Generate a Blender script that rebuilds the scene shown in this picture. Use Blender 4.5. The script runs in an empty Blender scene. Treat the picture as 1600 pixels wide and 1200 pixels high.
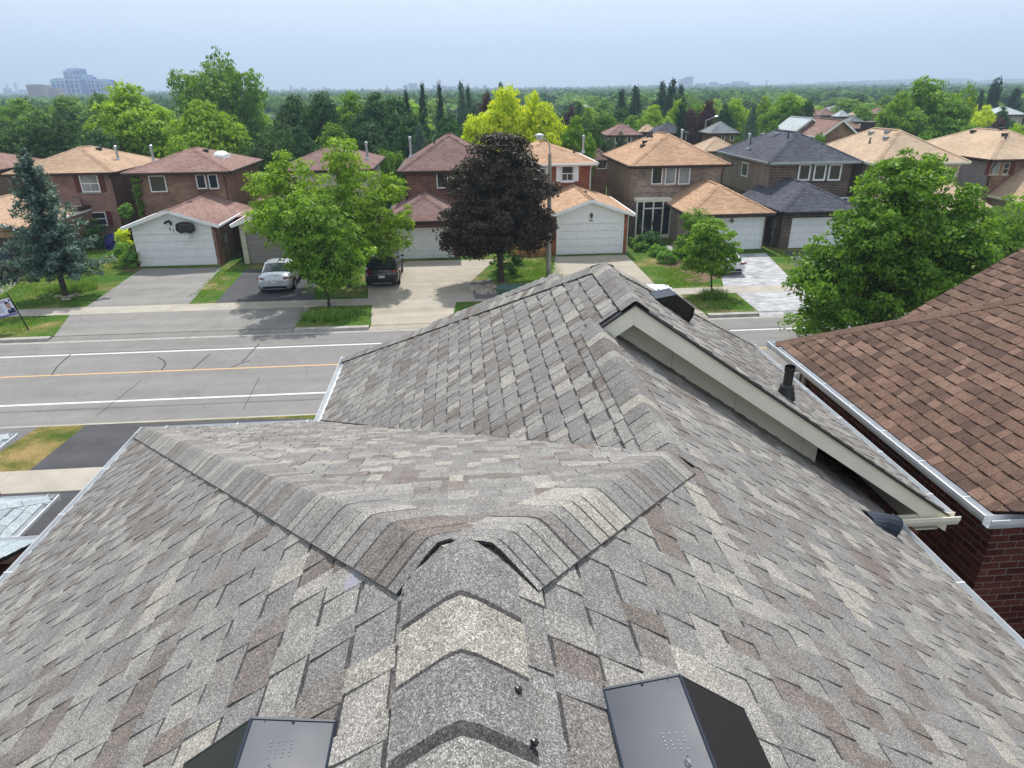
import bpy, bmesh, math, random
import numpy as np
from mathutils import Vector, Matrix
rnd = random.Random(7)
SC = bpy.context.scene
COL = SC.collection
# ---------------------------------------------------------------- camera
H = 10.3
CF, CP, CYAW, CR = 1037.3, .4168, .0732, -.0117
def _axes():
    f = np.array([math.sin(CYAW)*math.cos(CP), math.cos(CYAW)*math.cos(CP), -math.sin(CP)])
    r = np.array([math.cos(CYAW), -math.sin(CYAW), 0.]); u = np.cross(r, f)
    c, s = math.cos(CR), math.sin(CR)
    return c*r+s*u, -s*r+c*u, f
AR, AU, AF = _axes()
CAMP = np.array([0., 0., H])
cd = bpy.data.cameras.new('camera'); cam = bpy.data.objects.new('camera', cd); COL.objects.link(cam)
cd.sensor_width = 36; cd.lens = CF/1600*36; cd.clip_start = .05; cd.clip_end = 20000
cam.matrix_world = Matrix(((AR[0], AU[0], -AF[0], 0), (AR[1], AU[1], -AF[1], 0), (AR[2], AU[2], -AF[2], H), (0, 0, 0, 1)))
SC.camera = cam
# ---------------------------------------------------------------- world, sun, exposure
SUN_EL, SUN_AZ = math.radians(57), math.radians(8)     # azimuth clockwise from +Y (over the far houses)
w = bpy.data.worlds.new('World'); SC.world = w; w.use_nodes = True
wn = w.node_tree; wn.nodes.clear()
sky = wn.nodes.new('ShaderNodeTexSky'); sky.sky_type = 'NISHITA'; sky.sun_disc = False
sky.sun_elevation = SUN_EL; sky.sun_rotation = SUN_AZ
sky.altitude = 0; sky.air_density = 1.0; sky.dust_density = 1.3; sky.ozone_density = 2.0
bg = wn.nodes.new('ShaderNodeBackground'); bg.inputs['Strength'].default_value = .15
wo = wn.nodes.new('ShaderNodeOutputWorld')
# thick summer haze evens the sky out: an even pale veil over the clear-air sky
veil = wn.nodes.new('ShaderNodeMixRGB'); veil.inputs['Fac'].default_value = .84; veil.inputs['Color2'].default_value = (3.62, 3.84, 4.08, 1)
wn.links.new(sky.outputs[0], veil.inputs['Color1']); wn.links.new(veil.outputs[0], bg.inputs['Color']); wn.links.new(bg.outputs[0], wo.inputs['Surface'])
sl = bpy.data.lights.new('sun', 'SUN'); sl.energy = 3.1; sl.angle = math.radians(1.0); sl.color = (1, .965, .91)
so = bpy.data.objects.new('sun', sl); COL.objects.link(so)
sd = Vector((math.sin(SUN_AZ)*math.cos(SUN_EL), math.cos(SUN_AZ)*math.cos(SUN_EL), math.sin(SUN_EL)))
so.rotation_euler = sd.to_track_quat('Z', 'Y').to_euler(); so.location = sd*60
SC.view_settings.view_transform = 'Standard'; SC.view_settings.look = 'None'
SC.view_settings.exposure = .8; SC.view_settings.gamma = 1; SC.view_settings.use_curve_mapping = False
SC.render.engine = 'CYCLES'
cy = SC.cycles
cy.max_bounces = 8; cy.diffuse_bounces = 6; cy.glossy_bounces = 2; cy.transmission_bounces = 3
cy.volume_bounces = 0; cy.transparent_max_bounces = 6; cy.caustics_reflective = False; cy.caustics_refractive = False

# ---------------------------------------------------------------- layout helpers
def ray(px, py): return (px-800)/CF*AR-(py-600)/CF*AU+AF
def hit(px, py, axis, val):
    d = ray(px, py); t = (val-CAMP[axis])/d[axis]; return CAMP+d*t
def G(px, py, z=.12): return hit(px, py, 2, z)
def proj(P):
    P = np.asarray(P, float)-CAMP; return 800+CF*P@AR/(P@AF), 600-CF*P@AU/(P@AF)
# ---------------------------------------------------------------- object helpers
def tag(o, label=None, cat=None, group=None, kind=None):
    if label: o['label'] = label
    if cat: o['category'] = cat
    if group: o['group'] = group
    if kind: o['kind'] = kind
    return o
ORG = {}
def thing(name, label, cat, loc=(0, 0, 0), group=None, rz=0):
    o = bpy.data.objects.new(name, None); COL.objects.link(o); o.empty_display_size = .2
    o.location = loc; o.rotation_euler = (0, 0, rz)
    ORG[o.name] = Vector(loc)
    return tag(o, label, cat, group)
def link(name, me, parent=None, loc=None, kind=None):
    o = bpy.data.objects.new(name, me); COL.objects.link(o)
    if parent: o.parent = parent
    if loc is not None: o.location = loc
    if kind: o['kind'] = kind
    return o
def mesh(name, V, F, mats, mi=None, tone=None, uv=None, smooth=False):
    me = bpy.data.meshes.new(name)
    me.from_pydata([tuple(v) for v in V], [], F)
    for m in (mats if isinstance(mats, (list, tuple)) else [mats]): me.materials.append(m)
    if mi is not None: me.polygons.foreach_set('material_index', mi)
    if tone is not None:
        a = me.attributes.new('tone', 'FLOAT', 'FACE'); a.data.foreach_set('value', tone)
    if uv is not None:
        l = me.uv_layers.new(name='UVMap'); l.data.foreach_set('uv', [c for p in uv for q in p for c in q])
    if smooth: me.polygons.foreach_set('use_smooth', [True]*len(me.polygons))
    me.update(); return me
class MB:
    def __init__(s): s.V = []; s.F = []; s.M = []; s.T = []; s.smooth = False
    def add(s, V, F, m=0, t=.5):
        n = len(s.V); s.V += [tuple(map(float, v)) for v in V]
        for f in F: s.F.append([i+n for i in f]); s.M.append(m); s.T.append(t)
        return s
    def box(s, x0, x1, y0, y1, z0, z1, m=0, t=.5):
        if x0 > x1: x0, x1 = x1, x0
        if y0 > y1: y0, y1 = y1, y0
        return s.add([(x0,y0,z0),(x1,y0,z0),(x1,y1,z0),(x0,y1,z0),(x0,y0,z1),(x1,y0,z1),(x1,y1,z1),(x0,y1,z1)],
            [(0,3,2,1),(4,5,6,7),(0,1,5,4),(1,2,6,5),(2,3,7,6),(3,0,4,7)], m, t)
    def beam(s, A, B, w, h, up=(0, 0, 1), m=0, t=.5, ob=0., oh=0.):
        """box along A-B, width w sideways (offset ob), height h along up (from oh)"""
        A = Vector(A); B = Vector(B); d = (B-A).normalized(); side = d.cross(Vector(up)).normalized(); u2 = side.cross(d)
        V = []
        for P in (A, B):
            for a, b in ((-.5, 0), (.5, 0), (.5, 1), (-.5, 1)): V.append(P+side*(a*w+ob)+u2*(b*h+oh))
        return s.add(V, [(0,1,2,3),(7,6,5,4),(0,4,5,1),(1,5,6,2),(2,6,7,3),(3,7,4,0)], m, t)
    def tube(s, A, B, r0, r1=None, n=8, m=0, t=.5, cap=True):
        r1 = r0 if r1 is None else r1
        A = Vector(A); B = Vector(B); d = (B-A)
        if d.length < 1e-6: return s
        d.normalize(); a = d.orthogonal().normalized(); b = d.cross(a)
        V = [P+(a*math.cos(2*math.pi*i/n)+b*math.sin(2*math.pi*i/n))*r for P, r in ((A, r0), (B, r1)) for i in range(n)]
        F = [(i, (i+1) % n, n+(i+1) % n, n+i) for i in range(n)]
        if cap: F += [tuple(range(n))[::-1], tuple(range(n, 2*n))]
        return s.add(V, F, m, t)
    def poly(s, P, m=0, t=.5): return s.add(P, [tuple(range(len(P)))], m, t)
    def prism(s, P, d, m=0, t=.5):
        """polygon P pushed along d"""
        P = [Vector(p) for p in P]; d = Vector(d); n = len(P)
        V = P+[p+d for p in P]
        F = [tuple(range(n))[::-1], tuple(range(n, 2*n))]+[(i, (i+1) % n, n+(i+1) % n, n+i) for i in range(n)]
        return s.add(V, F, m, t)
    def dome(s, c, rx, ry, rz, n=10, k=4, m=0, t=.5, full=False):
        V = []; F = []
        a0 = -math.pi/2 if full else 0
        for j in range(k+1):
            a = a0+(math.pi/2-a0)*j/k
            for i in range(n):
                b = 2*math.pi*i/n; V.append((c[0]+rx*math.cos(a)*math.cos(b), c[1]+ry*math.cos(a)*math.sin(b), c[2]+rz*math.sin(a)))
        for j in range(k):
            for i in range(n): F.append((j*n+i, j*n+(i+1) % n, (j+1)*n+(i+1) % n, (j+1)*n+i))
        return s.add(V, F, m, t)
    def build(s, name, mats, parent=None, kind=None, label=None, local=False, smooth=None):
        V = s.V
        if parent is not None and not local:
            root = parent
            while root.parent: root = root.parent
            o = ORG.get(root.name, Vector((0, 0, 0))); V = [(a-o.x, b-o.y, c-o.z) for a, b, c in V]
        me = mesh(name, V, s.F, mats, s.M, s.T)
        if smooth or s.smooth: me.polygons.foreach_set('use_smooth', [True]*len(me.polygons))
        ob = link(name, me, parent, kind=kind)
        if label: ob['label'] = label
        return ob
def quads(name, V, tone, mat, parent=None, kind=None, loc=None):
    """V (n,4,3) numpy -> one mesh"""
    n = len(V); me = bpy.data.meshes.new(name)
    me.vertices.add(4*n); me.vertices.foreach_set('co', V.reshape(-1).astype(np.float32))
    me.loops.add(4*n); me.loops.foreach_set('vertex_index', np.arange(4*n, dtype=np.int32))
    me.polygons.add(n); me.polygons.foreach_set('loop_start', np.arange(0, 4*n, 4, dtype=np.int32))
    a = me.attributes.new('tone', 'FLOAT', 'FACE'); a.data.foreach_set('value', tone.astype(np.float32))
    me.materials.append(mat); me.update(calc_edges=True)
    return link(name, me, parent, loc, kind)

# ---------------------------------------------------------------- materials
def srgb(r, g, b): return tuple(((c/255)/12.92 if c/255 <= .04045 else ((c/255+.055)/1.055)**2.4) for c in (r, g, b))+(1,)
class NT:
    def __init__(s, name, rough=.8, spec=.3):
        s.m = bpy.data.materials.new(name); s.m.use_nodes = True; s.t = s.m.node_tree
        s.b = s.t.nodes['Principled BSDF']; s.b.inputs['Roughness'].default_value = rough
        s.b.inputs['Specular IOR Level'].default_value = spec
    def n(s, typ, **k):
        nd = s.t.nodes.new('ShaderNode'+typ)
        for a, v in k.items():
            if a in nd.inputs: nd.inputs[a].default_value = v
            else: setattr(nd, a, v)
        return nd
    def l(s, a, b): s.t.links.new(a, b)
    def pos(s): return s.n('NewGeometry').outputs['Position']
    def noise(s, scale, detail=3, vec=None, rough=.5):
        nd = s.n('TexNoise'); nd.inputs['Scale'].default_value = scale; nd.inputs['Detail'].default_value = detail
        nd.inputs['Roughness'].default_value = rough
        s.l(vec if vec else s.pos(), nd.inputs['Vector']); return nd.outputs['Fac']
    def ramp(s, fac, stops, interp='LINEAR'):
        r = s.n('ValToRGB'); r.color_ramp.interpolation = interp; e = r.color_ramp.elements
        while len(e) < len(stops): e.new(.5)
        for i, (p, c) in enumerate(stops):
            e[i].position = p; e[i].color = c if len(c) == 4 else (*c, 1)
        s.l(fac, r.inputs['Fac']); return r.outputs['Color']
    def mix(s, a, b, fac, mode='MIX'):
        m = s.n('MixRGB'); m.blend_type = mode
        for v, k in ((a, 'Color1'), (b, 'Color2'), (fac, 'Fac')):
            if isinstance(v, (int, float, tuple)): m.inputs[k].default_value = v
            else: s.l(v, m.inputs[k])
        return m.outputs['Color']
    def math(s, op, a, b=None):
        m = s.n('Math'); m.operation = op
        for i, v in enumerate((a, b)):
            if v is None: continue
            if isinstance(v, (int, float)): m.inputs[i].default_value = v
            else: s.l(v, m.inputs[i])
        return m.outputs[0]
    def attr(s, name='tone'):
        a = s.n('Attribute'); a.attribute_name = name; return a.outputs['Fac']
    def col(s, c):
        if isinstance(c, tuple): s.b.inputs['Base Color'].default_value = c
        else: s.l(c, s.b.inputs['Base Color'])
    def bump(s, h, strength=.3, dist=.01):
        b = s.n('Bump'); b.inputs['Strength'].default_value = strength; b.inputs['Distance'].default_value = dist
        s.l(h, b.inputs['Height']); s.l(b.outputs[0], s.b.inputs['Normal'])
def g4(v): return (v, v, v, 1)
def plain(name, c, rough=.6, spec=.3, var=.12, scale=6, metal=0):
    """painted or cast surface with faint dirt"""
    k = NT(name, rough, spec); c = c if len(c) == 4 else (*c, 1)
    f = k.noise(scale, 4); dark = tuple(x*(1-var) for x in c[:3])+(1,); lite = tuple(min(1, x*(1+var*.6)) for x in c[:3])+(1,)
    k.col(k.ramp(f, [(.3, dark), (.7, lite)])); k.b.inputs['Metallic'].default_value = metal
    return k.m
def uvec(k, su=1., sv=1.):
    """(x+y, z) running coordinates for upright walls"""
    sp = k.n('SeparateXYZ'); k.l(k.pos(), sp.inputs[0]); cb = k.n('CombineXYZ')
    k.l(k.math('MULTIPLY', k.math('ADD', sp.outputs[0], sp.outputs[1]), su), cb.inputs[0])
    k.l(k.math('MULTIPLY', sp.outputs[2], sv), cb.inputs[1]); return cb.outputs[0]
def brick_far(name, c1, c2, mortar, patch=.25):
    k = NT(name, .9, .15); v = uvec(k)
    b = k.n('TexBrick'); b.inputs['Scale'].default_value = 1; b.inputs['Brick Width'].default_value = .34
    b.inputs['Row Height'].default_value = .115; b.inputs['Mortar Size'].default_value = .014; b.inputs['Bias'].default_value = 0
    b.inputs['Color1'].default_value = c1; b.inputs['Color2'].default_value = c2; b.inputs['Mortar'].default_value = mortar
    k.l(v, b.inputs['Vector'])
    n1 = k.noise(1.3, 5); n2 = k.noise(.35, 2)
    k.col(k.mix(k.mix(b.outputs['Color'], k.ramp(n1, [(.3, g4(.72)), (.7, g4(1.22))]), 1., 'MULTIPLY'), k.ramp(n2, [(.35, g4(1-patch)), (.65, g4(1.08))]), 1., 'MULTIPLY'))
    k.bump(b.outputs['Fac'], -.4, .01); return k.m
def planks(name, c, step=.13, vertical=True, dirt=.35):
    k = NT(name, .75, .2); v = uvec(k, 1, 1) if vertical else None
    sp = k.n('SeparateXYZ'); k.l(k.pos(), sp.inputs[0])
    if vertical: u = k.math('ADD', sp.outputs[0], sp.outputs[1])
    else: u = sp.outputs[2]
    q = k.math('DIVIDE', u, step); fr = k.math('FRACT', q); fl = k.math('FLOOR', q)
    wn_ = k.n('TexWhiteNoise'); wn_.noise_dimensions = '1D'; k.l(fl, wn_.inputs['W'])
    line = k.math('LESS_THAN', fr, .1)
    base = k.ramp(wn_.outputs[0], [(0, tuple(x*.82 for x in c[:3])+(1,)), (1, tuple(x*1.12 for x in c[:3])+(1,))])
    mp = k.n('Mapping'); mp.inputs['Scale'].default_value = (3, 3, .25) if vertical else (.3, .3, 6); k.l(k.pos(), mp.inputs[0])
    dn = k.noise(2.2, 5, mp.outputs[0], .6)
    base = k.mix(base, k.ramp(dn, [(.3, g4(1-dirt)), (.65, g4(1.05))]), 1., 'MULTIPLY')
    k.col(k.mix(base, tuple(x*.45 for x in c[:3])+(1,), line)); k.bump(line, -.5, .015); return k.m
def roof_far(name, stops, line=.55):
    """shingles of the far roofs: courses in the roof's own UV (metres)"""
    k = NT(name, .92, .1); uvn = k.n('UVMap')
    b = k.n('TexBrick'); b.inputs['Scale'].default_value = 1; b.inputs['Brick Width'].default_value = .31
    b.inputs['Row Height'].default_value = .165; b.inputs['Mortar Size'].default_value = .012; b.inputs['Bias'].default_value = 0
    b.offset_frequency = 3; b.offset = .37
    b.inputs['Color1'].default_value = g4(0); b.inputs['Color2'].default_value = g4(1); b.inputs['Mortar'].default_value = g4(.5)
    k.l(uvn.outputs[0], b.inputs['Vector'])
    mp = k.n('Mapping'); mp.inputs['Scale'].default_value = (1.6, 6.06, 1); k.l(uvn.outputs[0], mp.inputs[0])
    nz = k.noise(2.3, 3, mp.outputs[0], .6)
    f = k.math('ADD', k.math('MULTIPLY', b.outputs['Color'], .45), k.math('MULTIPLY', nz, .75)); f = k.math('SUBTRACT', f, .1)
    c = k.ramp(f, stops)
    sp = k.n('SeparateXYZ'); k.l(uvn.outputs[0], sp.inputs[0])
    fr = k.math('FRACT', k.math('DIVIDE', sp.outputs[1], .165)); ln = k.math('LESS_THAN', fr, .12)
    c = k.mix(c, k.mix(c, g4(line), 1., 'MULTIPLY'), ln)
    big = k.noise(.5, 4); c = k.mix(c, k.ramp(big, [(.3, g4(.86)), (.7, g4(1.1))]), 1., 'MULTIPLY')
    k.col(c); k.bump(k.math('ADD', fr, k.math('MULTIPLY', b.outputs['Fac'], -.3)), -.5, .02); return k.m
def shingle_near(name, stops, speck=(.36, 2.0), stain=None, gs=300):
    """granulated shingles, tone = which blend the shingle has"""
    k = NT(name, .93, .12)
    c = k.ramp(k.attr(), stops, 'LINEAR')
    vo = k.n('TexVoronoi'); vo.inputs['Scale'].default_value = gs; vo.feature = 'F1'; k.l(k.pos(), vo.inputs['Vector'])
    sp = k.n('SeparateXYZ'); k.l(vo.outputs['Color'], sp.inputs[0])
    gr = k.ramp(sp.outputs[0], [(0, g4(speck[0])), (.45, g4(.82)), (.8, g4(1.12)), (1, g4(speck[1]))])
    c = k.mix(c, gr, 1., 'MULTIPLY')
    n2 = k.noise(9, 4); c = k.mix(c, k.ramp(n2, [(.3, g4(.86)), (.7, g4(1.12))]), 1., 'MULTIPLY')
    n3 = k.noise(70, 2); c = k.mix(c, k.ramp(n3, [(.3, g4(.85)), (.7, g4(1.13))]), 1., 'MULTIPLY')
    if stain:
        for (p, r, col) in stain:
            d = k.n('VectorMath'); d.operation = 'DISTANCE'; k.l(k.pos(), d.inputs[0]); d.inputs[1].default_value = p
            f = k.math('ADD', k.math('DIVIDE', d.outputs['Value'], r), k.math('MULTIPLY', k.noise(7, 4), 1.1))
            f = k.ramp(f, [(.55, g4(.62)), (1.3 if False else 1., g4(0))])
            c = k.mix(c, col, f)
    k.col(c); k.bump(vo.outputs['Distance'], -.6, .003); return k.m
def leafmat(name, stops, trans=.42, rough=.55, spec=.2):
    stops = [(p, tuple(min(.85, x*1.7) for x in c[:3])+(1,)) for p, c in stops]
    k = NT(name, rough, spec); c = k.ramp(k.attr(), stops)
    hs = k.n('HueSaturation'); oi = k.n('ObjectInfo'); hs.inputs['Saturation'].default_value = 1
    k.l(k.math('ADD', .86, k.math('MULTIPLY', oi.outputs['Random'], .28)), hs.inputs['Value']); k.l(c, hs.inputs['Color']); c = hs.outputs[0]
    k.col(c); tr = k.n('BsdfTranslucent'); k.l(k.mix(c, (1.25, 1.15, .35, 1), 1., 'MULTIPLY'), tr.inputs['Color'])
    ms = k.n('MixShader'); ms.inputs[0].default_value = trans; k.l(k.b.outputs[0], ms.inputs[1]); k.l(tr.outputs[0], ms.inputs[2])
    k.l(ms.outputs[0], k.t.nodes['Material Output'].inputs['Surface']); return k.m
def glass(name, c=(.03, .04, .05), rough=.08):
    k = NT(name, rough, .8); f = k.noise(1.1, 2); k.col(k.ramp(f, [(.3, (*c, 1)), (.7, tuple(x*2.2 for x in c)+(1,))])); return k.m  # paler noise patches in the colour stand in for varied reflections
M = {}
M['white'] = plain('white_paint', (.86, .865, .87), .5, .3, .08)
M['whitegut'] = plain('white_gutter_metal', (.64, .66, .68), .35, .5, .1)
M['cream'] = plain('cream_aluminium', (.8, .77, .64), .45, .35, .08, 3)
M['creamstucco'] = plain('cream_stucco', (.52, .5, .38), .9, .1, .12, 2)
M['beigestucco'] = plain('beige_stucco', (.5, .42, .31), .9, .1, .12, 2)
M['greystucco'] = plain('grey_stucco', (.3, .27, .27), .9, .1, .12, 2)
M['black'] = plain('black_metal', (.018, .018, .02), .35, .5, .2)
M['blackmatte'] = plain('black_matte', (.012, .012, .013), .8, .2, .2)
M['brown'] = plain('dark_brown_metal', (.055, .03, .024), .5, .3, .15)
M['redbrown'] = plain('red_brown_shutter', (.13, .032, .025), .6, .3, .2)
M['galv'] = plain('galvanised_metal', (.42, .46, .5), .35, .5, .2, 20, .6)
M['concrete'] = plain('concrete_pole', (.34, .32, .29), .9, .1, .25, 5)
M['bark'] = plain('bark', (.075, .06, .05), .95, .05, .4, 9)
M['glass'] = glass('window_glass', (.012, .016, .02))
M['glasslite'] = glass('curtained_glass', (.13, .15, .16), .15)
M['taupe'] = plain('taupe_door', (.27, .245, .22), .6, .3, .08)
M['doorbrown'] = plain('brown_door', (.075, .04, .03), .6, .3, .25)
M['doorgrey'] = plain('grey_door', (.36, .35, .36), .6, .3, .08)
M['blue'] = plain('blue_tarp', (.012, .014, .17), .4, .4, .4, 4)
M['green'] = plain('green_box', (.06, .12, .1), .5, .4, .2)
M['deck'] = plain('roof_underlay', (.03, .03, .032), .95, .05, .2)
M['deckb'] = plain('roof_underlay_brown', (.03, .022, .018), .95, .05, .2)
M['bk_pink'] = brick_far('pinkish_brick', (.3, .155, .115, 1), (.22, .115, .09, 1), (.3, .24, .2, 1))
M['bk_tan'] = brick_far('tan_brown_brick', (.32, .185, .115, 1), (.22, .12, .08, 1), (.26, .2, .16, 1))
M['bk_red'] = brick_far('brown_red_brick', (.22, .075, .048, 1), (.13, .042, .03, 1), (.38, .27, .22, 1))
M['bk_orange'] = brick_far('orange_red_brick', (.36, .09, .035, 1), (.26, .065, .03, 1), (.25, .15, .1, 1), .12)
M['bk_grey'] = brick_far('grey_tan_brick', (.36, .28, .215, 1), (.17, .125, .1, 1), (.4, .34, .29, 1))
M['bk_dark'] = brick_far('dark_brown_brick', (.1, .058, .04, 1), (.055, .033, .026, 1), (.36, .3, .25, 1))
M['bk_beige'] = brick_far('beige_brick', (.44, .38, .31, 1), (.36, .31, .25, 1), (.4, .36, .3, 1))
M['sd_brown'] = planks('brown_wood_siding', (.25, .14, .09, 1))
M['sd_tan'] = planks('tan_wood_siding', (.33, .25, .175, 1), .2)
M['sd_grey'] = planks('greyish_wood_siding', (.31, .25, .2, 1), .16)
M['sd_beige'] = planks('beige_siding', (.42, .36, .28, 1), .2)
M['sd_honey'] = planks('honey_wood_cladding', (.42, .26, .15, 1), .12)
M['rf_beige'] = roof_far('roof_beige', [(.1, (.3, .19, .125, 1)), (.5, (.43, .295, .2, 1)), (.9, (.5, .37, .26, 1))])
M['rf_brown'] = roof_far('roof_brown', [(.1, (.15, .085, .07, 1)), (.5, (.26, .165, .14, 1)), (.9, (.33, .225, .19, 1))])
M['rf_mauve'] = roof_far('roof_mauve', [(.1, (.14, .08, .072, 1)), (.5, (.205, .13, .117, 1)), (.9, (.27, .185, .165, 1))])
M['rf_orange'] = roof_far('roof_orange_tan', [(.1, (.29, .165, .095, 1)), (.5, (.44, .28, .178, 1)), (.9, (.52, .355, .24, 1))])
M['rf_dark'] = roof_far('roof_charcoal', [(.1, (.04, .042, .052, 1)), (.5, (.075, .08, .1, 1)), (.9, (.12, .125, .15, 1))], .6)
M['rf_sand'] = roof_far('roof_sand', [(.1, (.36, .25, .17, 1)), (.5, (.46, .34, .235, 1)), (.9, (.52, .4, .29, 1))], .72)
M['rf_grey'] = roof_far('roof_grey', [(.1, (.14, .15, .16, 1)), (.5, (.21, .225, .235, 1)), (.9, (.27, .29, .3, 1))])
M['rf_light'] = roof_far('roof_light_grey', [(.1, (.33, .37, .38, 1)), (.5, (.42, .46, .47, 1)), (.9, (.5, .53, .54, 1))], .75)
# ================================================================ ground, road, pavements, driveways
def ground_mats():
    k = NT('lawn', .95, .1)
    n1 = k.noise(.45, 5, rough=.6); n2 = k.noise(14, 4, rough=.7); n3 = k.noise(55, 2)
    a = k.ramp(n1, [(.36, (.05, .12, .015, 1)), (.48, (.075, .145, .022, 1)), (.58, (.16, .17, .05, 1)), (.7, (.3, .24, .11, 1))])
    c = k.mix(a, k.ramp(n2, [(.3, g4(.6)), (.7, g4(1.35))]), 1., 'MULTIPLY'); c = k.mix(c, k.ramp(n3, [(.3, g4(.75)), (.7, g4(1.25))]), 1., 'MULTIPLY')
    k.col(c); k.bump(k.math('ADD', n2, n3), .8, .05); M['lawn'] = k.m
    k = NT('dry_lawn', .95, .1)
    n1 = k.noise(.8, 5, rough=.65); n2 = k.noise(16, 4, rough=.7); n3 = k.noise(60, 2)
    a = k.ramp(n1, [(.34, (.07, .12, .02, 1)), (.46, (.17, .165, .045, 1)), (.6, (.36, .26, .11, 1))])
    c = k.mix(a, k.ramp(n2, [(.3, g4(.55)), (.7, g4(1.35))]), 1., 'MULTIPLY'); c = k.mix(c, k.ramp(n3, [(.3, g4(.8)), (.7, g4(1.2))]), 1., 'MULTIPLY')
    k.col(c); k.bump(k.math('ADD', n2, n3), .8, .05); M['drylawn'] = k.m
    def asph(name, c0, c1, fine=.3, crack=True):
        k = NT(name, .92, .15); mp = k.n('Mapping'); mp.inputs['Scale'].default_value = (.12, 1.1, 1); k.l(k.pos(), mp.inputs[0])
        n0 = k.noise(1.2, 4, mp.outputs[0]); n1 = k.noise(.9, 6, rough=.65); n2 = k.noise(60, 3)
        c = k.ramp(k.math('ADD', k.math('MULTIPLY', n0, .5), k.math('MULTIPLY', n1, .5)), [(.35, c0), (.65, c1)])
        c = k.mix(c, k.ramp(n2, [(.25, g4(1-fine)), (.75, g4(1+fine))]), 1., 'MULTIPLY')
        if crack:
            v = k.n('TexVoronoi'); v.feature = 'DISTANCE_TO_EDGE'; v.inputs['Scale'].default_value = .35
            wv = k.n('VectorMath'); wv.operation = 'ADD'; nn = k.n('TexNoise'); nn.inputs['Scale'].default_value = 1.5; nn.inputs['Detail'].default_value = 5
            k.l(k.pos(), nn.inputs['Vector']); k.l(k.pos(), wv.inputs[0]); k.l(nn.outputs['Color'], wv.inputs[1]); k.l(wv.outputs[0], v.inputs['Vector'])
            f = k.ramp(v.outputs['Distance'], [(0, g4(.35)), (.006, g4(0))]); c = k.mix(c, g4(.05), f)
        k.col(c); k.bump(n2, .4, .006); return k.m
    M['road'] = asph('road_asphalt', (.18, .173, .166, 1), (.235, .227, .218, 1), .22)
    M['drive_old'] = asph('weathered_asphalt', (.19, .18, .17, 1), (.26, .25, .235, 1))
    M['drive_dark'] = asph('sealed_asphalt', (.06, .06, .065, 1), (.09, .09, .095, 1), .25, False)
    M['drive_mid'] = asph('grey_asphalt', (.13, .125, .125, 1), (.18, .175, .17, 1))
    M['drive_conc'] = asph('concrete_drive', (.3, .265, .215, 1), (.4, .36, .295, 1), .12)
    k = NT('pavement_concrete', .9, .15); n1 = k.noise(1.1, 5); n2 = k.noise(50, 2)
    k.col(k.mix(k.ramp(n1, [(.3, (.32, .29, .245, 1)), (.7, (.42, .385, .33, 1))]), k.ramp(n2, [(.3, g4(.88)), (.7, g4(1.1))]), 1., 'MULTIPLY')); M['walk'] = k.m
    M['kerb'] = plain('kerb_concrete', (.36, .34, .31), .9, .15, .2, 3)
    k = NT('paver_drive', .85, .2); sp = k.n('SeparateXYZ'); k.l(k.pos(), sp.inputs[0]); cb = k.n('CombineXYZ'); k.l(sp.outputs[0], cb.inputs[0]); k.l(sp.outputs[1], cb.inputs[1])
    b = k.n('TexBrick'); b.inputs['Scale'].default_value = 1; b.inputs['Brick Width'].default_value = .42; b.inputs['Row Height'].default_value = .21; b.inputs['Mortar Size'].default_value = .008
    b.inputs['Color1'].default_value = (.27, .27, .285, 1); b.inputs['Color2'].default_value = (.47, .465, .47, 1); b.inputs['Mortar'].default_value = (.2, .2, .21, 1); k.l(cb.outputs[0], b.inputs['Vector'])
    k.col(k.mix(b.outputs['Color'], k.ramp(k.noise(1.6, 4), [(.3, g4(.82)), (.7, g4(1.15))]), 1., 'MULTIPLY')); M['paver'] = k.m
    k = NT('soil', .95, .1); k.col(k.ramp(k.noise(3, 5), [(.3, (.09, .06, .04, 1)), (.7, (.2, .14, .09, 1))])); M['soil'] = k.m
    M['linewhite'] = plain('road_paint_white', (.66, .66, .64), .7, .2, .18, 9)
    M['lineorange'] = plain('road_paint_orange', (.56, .38, .19), .7, .2, .18, 9)
    M['tar'] = plain('crack_sealer', (.05, .05, .052), .6, .3, .2)
    k = NT('far_ground', .95, .1); k.col(k.ramp(k.noise(.05, 5), [(.35, (.03, .055, .015, 1)), (.65, (.09, .11, .04, 1))])); M['farground'] = k.m
ground_mats()
def sheet(name, pts, z, mat, parent=None, kind='structure'):
    me = mesh(name, [(p[0], p[1], z if len(p) < 3 else p[2]) for p in pts], [tuple(range(len(pts)))], mat)
    if me.polygons[0].normal.z < 0: me.flip_normals()
    return link(name, me, parent, kind=kind)
def px(pts, z=.12): return [tuple(G(a, b, z)[:2]) for a, b in pts]
# land: near lots / road bed / far lots, one sheet out to the horizon
sheet('ground', [(-4500, -300), (4500, -300), (4500, 4600), (-4500, 4600)], -.02, M['farground'])
Y0, Y1 = 21.35, 30.15        # kerb faces
FRONT = 21.0; FARF = 30.5
mb = MB(); mb.box(-90, 90, FARF, 84, -.3, .12); mb.build('lawn', M['lawn'], kind='structure')
mb = MB(); mb.box(-70, 70, -25, FRONT, -.3, .12); mb.build('front_lawn', M['drylawn'], kind='structure')
mb = MB(); mb.box(-400, 400, FRONT, FARF, -.3, 0.0); mb.build('road', M['road'], kind='structure')
def line(name, y0, y1, m, x0=-120, x1=140, z=.004): return sheet(name, [(x0, y0), (x1, y0), (x1, y1), (x0, y1)], z, m)
line('edge_line', 23.06, 23.18, M['linewhite']); line('edge_line', 28.2, 28.32, M['linewhite']); line('centre_line', 25.88, 25.99, M['lineorange'])
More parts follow.
